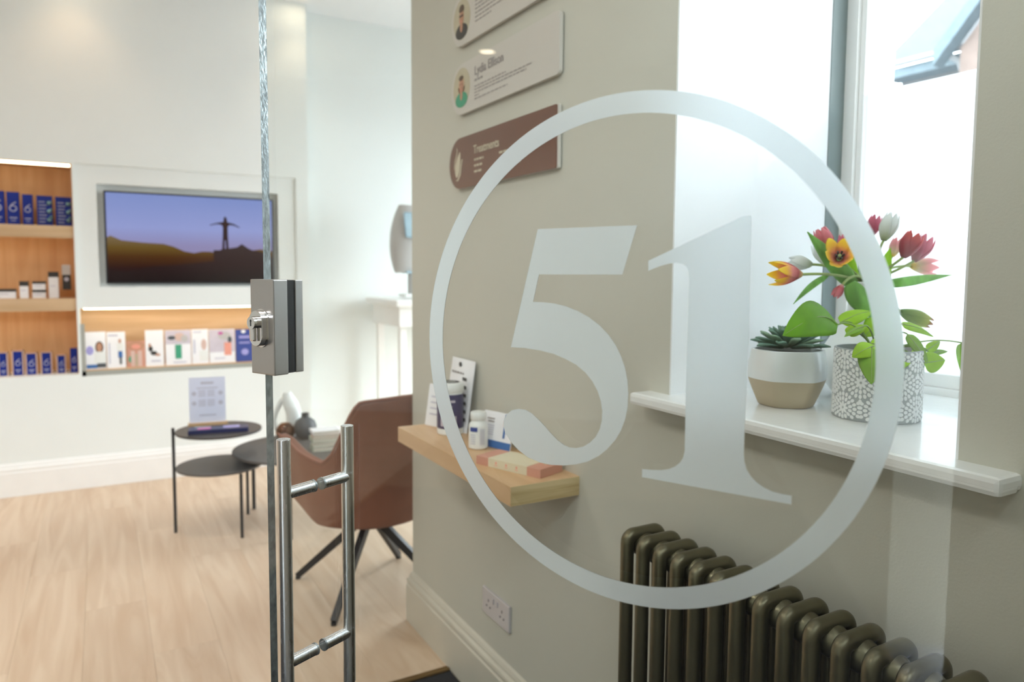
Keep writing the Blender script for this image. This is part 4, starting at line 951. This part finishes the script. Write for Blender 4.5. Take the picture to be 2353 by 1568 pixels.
PHL = [((1.0395, 0.7792, 1.2174), (0.9047, 0.7755, 1.2041), 0.06, 'leafdark', (-0.82, -0.55, 0.18)), ((1.0774, 0.8036, 1.2176), (1.1522, 0.7963, 1.2357), 0.03, 'leaflime', (-0.6, -0.5, 0.6)), ((1.0688, 0.7838, 1.2003), (1.1077, 0.774, 1.2143), 0.022, 'leaflime', (-0.6, -0.5, 0.6)), ((1.0744, 0.7585, 1.2135), (1.0393, 0.766, 1.1978), 0.014, 'leafmid', (-0.5, -0.3, 0.8)), ((1.1544, 0.7822, 1.2221), (1.1116, 0.7814, 1.1938), 0.034, 'leaflime', (-0.7, -0.6, 0.3)), ((1.0464, 0.7145, 1.188), (0.9876, 0.7127, 1.1727), 0.032, 'leaflime', (-0.7, -0.5, 0.5)), ((1.032, 0.7111, 1.1856), (0.9935, 0.6826, 1.1349), 0.038, 'leafmid', (-0.8, -0.6, 0.25)), ((1.0485, 0.7251, 1.1904), (1.0628, 0.7046, 1.1848), 0.034, 'leaflime', (-0.5, -0.4, 0.8)), ((1.1564, 0.7327, 1.2012), (1.1558, 0.6943, 1.1567), 0.018, 'leafmid', (-0.7, -0.4, 0.6)), ((1.1757, 0.7576, 1.2157), (1.2335, 0.7334, 1.1931), 0.022, 'leaflime', (-0.5, -0.4, 0.8)), ((1.1593, 0.7037, 1.1555), (1.1896, 0.6865, 1.1608), 0.034, 'leaflime', (-0.75, -0.6, 0.2)), ((1.1837, 0.7144, 1.1748), (1.2128, 0.7103, 1.1885), 0.016, 'leaflime', (-0.75, -0.6, 0.2)), ((1.1995, 0.7162, 1.1687), (1.2335, 0.7082, 1.1708), 0.01, 'leafmid', (-0.7, -0.5, 0.4)), ((1.2442, 0.6917, 1.1866), (1.2235, 0.6759, 1.1341), 0.018, 'leafmid', (-0.75, -0.6, 0.1)), ((1.1309, 0.7216, 1.1694), (1.0675, 0.6983, 1.144), 0.03, 'leaflime', (-0.8, -0.5, 0.3)), ((1.1837, 0.7365, 1.1615), (1.2116, 0.733, 1.1754), 0.02, 'leaflime', (-0.6, -0.6, 0.4))]
for k, (bp, tp, wd, key, fc) in enumerate(PHL):
    base, tip = sub(bp, OB), sub(tp, OB)
    leafmesh('leaf', pB, base, tip, wd, fc, key, arch=.08, curl=.12 if k == 0 else 0.)
    root = (base[0] * .12, base[1] * .12, HB - .006); mid = ((root[0] + base[0]) / 2, (root[1] + base[1]) / 2, max(base[2] + .012, (root[2] + base[2]) / 2 + .02))
    MB().m('stemdark').tube(bez(root, mid, base), [.0016] * 6 + [.0013] * 7, 7).build('leaf_stalk', pB)

# ================================================================ VASE AND TULIPS
VX, VY = 1.285, .905
VT = 1.2833 - SLZ
vs_ = thing('flower_vase', 'tall white ceramic vase holding the tulips', 'vase', (VX, VY, SLZ))
k_ = VT / .25
MB().m('vase').lathe([(.034, 0), (.050, .004), (.070, .035 * k_), (.078, .075 * k_), (.074, .105 * k_), (.060, .132 * k_), (.042, .158 * k_), (.032, .185 * k_), (.029, .21 * k_), (.031, .232 * k_), (.036, .250 * k_), (.034, .252 * k_), (.029, .235 * k_), (.026, .21 * k_), (.028, .18 * k_)], 56, cap=False).m('vase').lathe([(0, .0005), (.034, 0)], 56, cap=False).build('vase_body', vs_)
def grad(name, stops, trans=.55):
    m, t, p = nodes(name); N = t.nodes; L = t.links; tc = N.new('ShaderNodeTexCoord'); sp = N.new('ShaderNodeSeparateXYZ'); L.new(tc.outputs['Generated'], sp.inputs[0])
    nz = N.new('ShaderNodeTexNoise'); nz.inputs['Scale'].default_value = 6; ad = N.new('ShaderNodeMath'); ad.operation = 'MULTIPLY_ADD'; ad.inputs[1].default_value = .18
    L.new(tc.outputs['Generated'], nz.inputs['Vector']); L.new(nz.outputs['Fac'], ad.inputs[0]); L.new(sp.outputs[2], ad.inputs[2])
    rp = N.new('ShaderNodeValToRGB'); el = rp.color_ramp.elements
    while len(el) < len(stops): el.new(.5)
    for e, (q, c) in zip(el, stops): e.position = q; e.color = c
    L.new(ad.outputs[0], rp.inputs[0]); L.new(rp.outputs[0], p.inputs['Base Color']); p.inputs['Roughness'].default_value = .45
    tr = N.new('ShaderNodeBsdfTranslucent'); L.new(rp.outputs[0], tr.inputs[0]); mx = N.new('ShaderNodeMixShader'); mx.inputs[0].default_value = trans
    L.new(p.outputs[0], mx.inputs[1]); L.new(tr.outputs[0], mx.inputs[2]); L.new(mx.outputs[0], N['Material Output'].inputs['Surface']); return m
PET = {
 'pinkyellow': grad('pink_petal_yellow_tip', [(.1, (.75, .62, .25, 1)), (.3, (.60, .12, .13, 1)), (.55, (.84, .36, .32, 1)), (.8, (.97, .70, .08, 1)), (1, (.98, .80, .08, 1))]),
 'yellowred': grad('yellow_petal', [(.1, (.5, .02, .01, 1)), (.3, (.85, .38, .30, 1)), (.55, (.95, .68, .14, 1)), (1, (.98, .84, .14, 1))]),
 'pink': grad('rose_pink_petal', [(.1, (.80, .55, .45, 1)), (.35, (.72, .16, .20, 1)), (1, (.86, .38, .42, 1))]),
 'red': grad('crimson_petal', [(.1, (.45, .06, .10, 1)), (.6, (.50, .03, .07, 1)), (1, (.68, .05, .05, 1))]),
 'magenta': grad('magenta_petal', [(.1, (.70, .30, .38, 1)), (.5, (.66, .14, .24, 1)), (1, (.74, .22, .32, 1))]),
 'white': grad('white_petal', [(.1, (.60, .66, .42, 1)), (.4, (.86, .88, .82, 1)), (1, (.93, .94, .92, 1))]),
 'palepink': grad('pale_pink_petal', [(.1, (.90, .72, .10, 1)), (.35, (.88, .80, .62, 1)), (.7, (.88, .50, .50, 1)), (1, (.86, .45, .48, 1))]),
 'greenbud': grad('green_bud_petal', [(.1, (.20, .38, .08, 1)), (.6, (.38, .50, .10, 1)), (.92, (.60, .62, .15, 1)), (1, (.5, .2, .1, 1))]),
}
def tulip(label, head, tipdir, size, kind, open_=.15, leafs=(), stem_pull=None, length=1.5, inside=False):
    """head: world point at the flower base; tipdir: world direction of the bloom"""
    O = Vector((VX, VY, SLZ + VT)); t = thing('tulip', label, 'flower', (VX, VY, SLZ), 0, 'tulips in the white vase'); loc = Vector((VX, VY, SLZ))
    hp_ = Vector(head) - loc; d = Vector(tipdir).normalized()
    root = Vector((rnd.uniform(-.010, .010), rnd.uniform(-.010, .010), VT - .07)); lip = Vector((hp_.x * .10, hp_.y * .10, VT + .004))
    lip = Vector((max(-.022, min(.022, lip.x)), max(-.022, min(.022, lip.y)), VT + .004))
    pull = hp_ - d * (.35 * (hp_ - lip).length)
    pts = [root] + [Vector(p) for p in bez(lip, lip.lerp(pull, .75) + Vector((0, 0, .01)), tuple(hp_), 14)]
    MB().m('stem').tube(pts, [.0026] * len(pts), 8).build('stem', t)
    rotm = d.to_track_quat('Z', 'Y').to_matrix().to_4x4()
    L_ = size * length; W_ = size * .72
    for k in range(6):
        inner = k % 2; a = k * PI / 3 + .2; rows = []; n, m = 10, 6
        op = open_ * (1.15 if not inner else .85)
        for i in range(n + 1):
            s = i / n
            rad = size * .5 * (math.sin(PI * min(1, .06 + .62 * s)) ** .8) * (1 - .0 * s) * (.93 if inner else 1.0) + size * op * s ** 1.6 - size * .24 * max(0, s - .55) * (1 - op)
            w = W_ * .5 * math.sin(PI * (.10 + .86 * s ** .8)) ** .75
            row = []
            for j in range(m + 1):
                v = 2 * j / m - 1; ww = w * v / max(.2 * size, rad); ww = max(-1.2, min(1.2, ww))
                row.append(Vector((rad * math.cos(a + ww), rad * math.sin(a + ww), L_ * s - .06 * L_ * v * v * s)))
            rows.append(row)
        b = MB(); b.mats.append(PET[kind]); b.k = 0; b.grid(rows); o = b.build('petal', t, normals=False); solid(o, .0006, 0.)
        o.matrix_local = Matrix.Translation(hp_) @ rotm
    if inside:
        b = MB().m('stem').tube([(0, 0, 0), (0, 0, L_ * .45)], .0032, 8); o = b.build('pistil', t); o.matrix_local = Matrix.Translation(hp_) @ rotm
        for k in range(6):
            a = k * PI / 3; b = MB().m('anther').tube([(.003 * math.cos(a), .003 * math.sin(a), .004), (.007 * math.cos(a), .007 * math.sin(a), L_ * .5)], [.0012, .0021], 6); o = b.build('stamen', t); o.matrix_local = Matrix.Translation(hp_) @ rotm
    for (bp, tp, wd, fc, key, arch) in leafs:
        leafmesh('leaf', t, Vector(bp) - loc, Vector(tp) - loc, wd, fc, key, fold=.5, arch=arch, n=16, shape=lambda s: max(.03, math.sin(PI * (.10 + .90 * s) ** .75)) ** .9, vein=False)
    return t
RIGHT = Vector((.863, -.505, 0)); UP = Vector((0, 0, 1)); FWD = Vector((.505, .863, 0))
def dirv(r, u, f=0.): return RIGHT * r + UP * u + FWD * f
tulip('yellow tipped pink tulip drooping outward, lowest of the open ones', (1.1231, 0.9234, 1.2983), dirv(-1, .06, -.15), .034, 'pinkyellow', .30, leafs=[((1.1977, 0.9263, 1.2979), (1.1163, 0.9341, 1.243), .014, (-.5, -.5, .7), 'tulipleaf', .10)], length=1.75)
tulip('open yellow tulip with red throat and black stamens facing out', (1.2013, 0.9036, 1.3283), dirv(-.35, .42, -1.), .036, 'yellowred', .45, inside=True, length=1.1)
tulip('rose pink closed tulip behind the open yellow tulip', (1.222, 0.9392, 1.3416), dirv(-.45, 1, .1), .034, 'pink', .02, leafs=[((1.2525, 0.9038, 1.275), (1.1679, 0.9509, 1.3795), .034, (-.8, -.5, .1), 'tulipleaf', .06)])
tulip('white tulip pointing sideways above the drooping pink tulip', (1.2242, 0.9823, 1.3182), dirv(-1, .12, .1), .030, 'white', .02)
tulip('white tulip low behind the rose pink bloom', (1.2876, 0.9914, 1.3155), dirv(-.5, 1, .1), .036, 'white', .03)
tulip('magenta tulip half hidden behind the yellow bloom', (1.2838, 0.9489, 1.3344), dirv(-.1, 1, .1), .030, 'magenta', .02, leafs=[((1.2681, 0.9179, 1.2746), (1.2535, 0.9235, 1.3713), .020, (-.8, -.5, .1), 'tulipleaf_l', .03)])
tulip('tall white closed tulip, highest bloom', (1.33, 0.9015, 1.3661), dirv(.32, 1, 0), .037, 'white', -.02, leafs=[((1.2958, 0.9014, 1.2707), (1.3056, 0.9269, 1.3602), .036, (-.8, -.55, .1), 'tulipleaf', .05)])
tulip('magenta tulip peeking out beside the tall white tulip', (1.3428, 0.9412, 1.3747), dirv(.3, 1, 0), .030, 'magenta', .0)
tulip('crimson tulip, the darkest bloom of the bunch', (1.3054, 0.8431, 1.3319), dirv(.42, 1, -.1), .037, 'red', .06, leafs=[((1.2793, 0.876, 1.2689), (1.3041, 0.8688, 1.3503), .030, (-.8, -.5, .2), 'tulipleaf_l', .05)], length=1.35)
tulip('magenta tulip leaning against the crimson tulip', (1.3612, 0.8565, 1.3263), dirv(.55, 1, 0), .036, 'magenta', .05, length=1.5)
tulip('pale pink tulip with yellow base, outermost on the right', (1.3933, 0.8834, 1.3166), dirv(1, .0, 0), .030, 'palepink', .15, leafs=[((1.309, 0.8832, 1.2837), (1.4237, 0.8176, 1.3), .032, (-.5, -.3, .8), 'tulipleaf', .04)], length=1.7)
tulip('small coral tulip hanging at the vase rim', (1.2055, 0.8968, 1.2794), dirv(-.5, -.8, 0), .018, 'pink', .05, leafs=[((1.208, 0.884, 1.2821), (1.2228, 0.8347, 1.2171), .040, (-.8, -.55, .3), 'tulipleaf', -.10)])
tulip('green closed tulip bud drooping over the potted plant', (1.2785, 0.8267, 1.2316), dirv(1, -.38, -.1), .032, 'greenbud', -.05, length=1.9)
tulip('white tulip almost hidden behind the crimson tulip', (1.3997, 0.9278, 1.3362), dirv(.3, 1, 0), .026, 'palepink', .02)

# ================================================================ OUTDOORS
b = MB().m('pavement').box((-30, -30, -.25), (60, 40, -.16)); struct(b.build('ground'), 'grey paved ground outside')
ob = None
hs = thing('neighbour_house', 'neighbouring house with sloping slate roof seen through the window', 'house', (0, 0, 0))

b = MB().m('render').box((11.35, 6.3, -.16), (18, 7.5, 4.45)); b.box((11.8, 7.5, -.16), (18, 9.6, 4.35)); b.build('house_wall', hs)
b = MB().m('slate'); V = [b.bm.verts.new(p) for p in ((10.95, 7.62, 4.56), (10.95, 4.4, 4.56), (14.6, 4.4, 7.55), (14.6, 7.62, 7.55), (10.95, 7.62, 4.66), (10.95, 4.4, 4.66), (14.6, 4.4, 7.65), (14.6, 7.62, 7.65))]
for q in ((0, 1, 2, 3), (7, 6, 5, 4), (0, 4, 5, 1), (1, 5, 6, 2), (2, 6, 7, 3), (3, 7, 4, 0)): b._f([V[k] for k in q])
b.build('roof', hs)
MB().m('bluewood').box((10.97, 6.3, 4.40), (11.35, 7.55, 4.555)).build('fascia', hs)
MB().m('pvc').tube([(10.90, 6.45, 4.60), (10.90, 7.3, 4.60)], .045, 10).build('gutter', hs)
MB().m('pvc').tube([(10.90, 6.55, 4.58), (10.95, 6.35, 4.42), (10.98, 6.28, 4.2), (10.98, 6.28, -.15)], .04, 8).build('downpipe', hs)
b = MB().m('brick_pale').prism([(4.2, -.16), (6.22, -.16), (6.22, 4.55), (5.2, 5.75), (4.2, 4.6)], lambda y, z, t: Vector((10.75 + t, y, z)), .5); b.build('gable_wall', hs)
for (a, c) in (((6.50, 4.45), (5.2, 5.98)), ((3.95, 4.45), (5.2, 5.98))):
    dy, dz = c[0] - a[0], c[1] - a[1]; b = MB().m('bluewood').prism([(a[0], a[1] - .12), (a[0], a[1] + .12), (c[0], c[1] + .12), (c[0], c[1] - .12)], lambda y, z, t: Vector((10.55 + t, y, z)), .25); b.build('bargeboard', hs)
ob = MB().m('brick_pale').box((-14, -9.0, -.16), (10, -8.5, 4.6)); tag(ob.build('sky_blocking_building'), 'unseen brick building added across the street to cut the sky', 'building')  # placed out of view to hold back sky light and reflected haze

# ================================================================ CEILING LAMPS AND ADDED FILL PANELS
def downlight(x, y, power, label, cone=100, blend=.7, col=(1, .95, .87)):
    t = thing('ceiling_downlight', label, 'lamp', (x, y, CEIL), 0, 'recessed ceiling downlights')
    MB().m('trimwhite').lathe([(.060, -.001), (.062, -.006), (.078, -.004), (.080, 0)], 32, cap=False).build('trim_ring', t)
    MB().m('lamp').lathe([(0, -.0012), (.060, -.0012)], 32, cap=False).build('lamp_disc', t)
    l = bpy.data.lights.new('downlight_beam', 'SPOT'); l.energy = power; l.color = col; l.spot_size = math.radians(cone); l.spot_blend = blend; l.shadow_soft_size = .05
    o = bpy.data.objects.new('downlight_beam', l); COL.objects.link(o); o.parent = t; o.location = (0, 0, -.02); return o
downlight(-.10, 4.78, 5, 'recessed downlight washing the wall above the shelving', 96, .8, (1, .66, .38))
downlight(1.14, 4.84, 4, 'recessed downlight near the right edge of the television wall', 75, .5, (1, .80, .55))
downlight(-4.618, 1.855, 10, 'recessed downlight reflected in the glass door')
for x, y, w_ in ((-1.8, 3.6, 'between the fill panel and the shelving'), (.3, 3.2, 'above the open floor before the side table'), (-3.4, 3.6, 'nearest the plain left wall'), (-1.2, 1.6, 'above the edge of the matting')): downlight(x, y, 34, 'recessed downlight ' + w_)
downlight(.35, 1.35, 5, 'recessed downlight over the glass door', 110)
def panel(x, y, power, label):  # fill lights added to brighten lobby and lounge from above
    t = thing('added_fill_panel', label, 'lamp', (x, y, CEIL), 0)
    MB().m('trimwhite').box((-.31, -.31, -.012), (.31, .31, -.0005), .002).build('fill_panel_frame', t)
    MB().m('fill_diffuser').box((-.29, -.29, -.0135), (.29, .29, -.012)).build('fill_diffuser', t)
    l = bpy.data.lights.new('fill_panel_glow', 'AREA'); l.shape = 'SQUARE'; l.size = .56; l.energy = power; l.color = (1, .975, .94)
    o = bpy.data.objects.new('fill_panel_glow', l); COL.objects.link(o); o.parent = t; o.location = (0, 0, -.02)
panel(-1.3, .75, 14, 'added square fill panel on the ceiling above the lobby matting')
panel(-1.2, 2.9, 7, 'added square fill panel on the ceiling over the middle of the lounge')
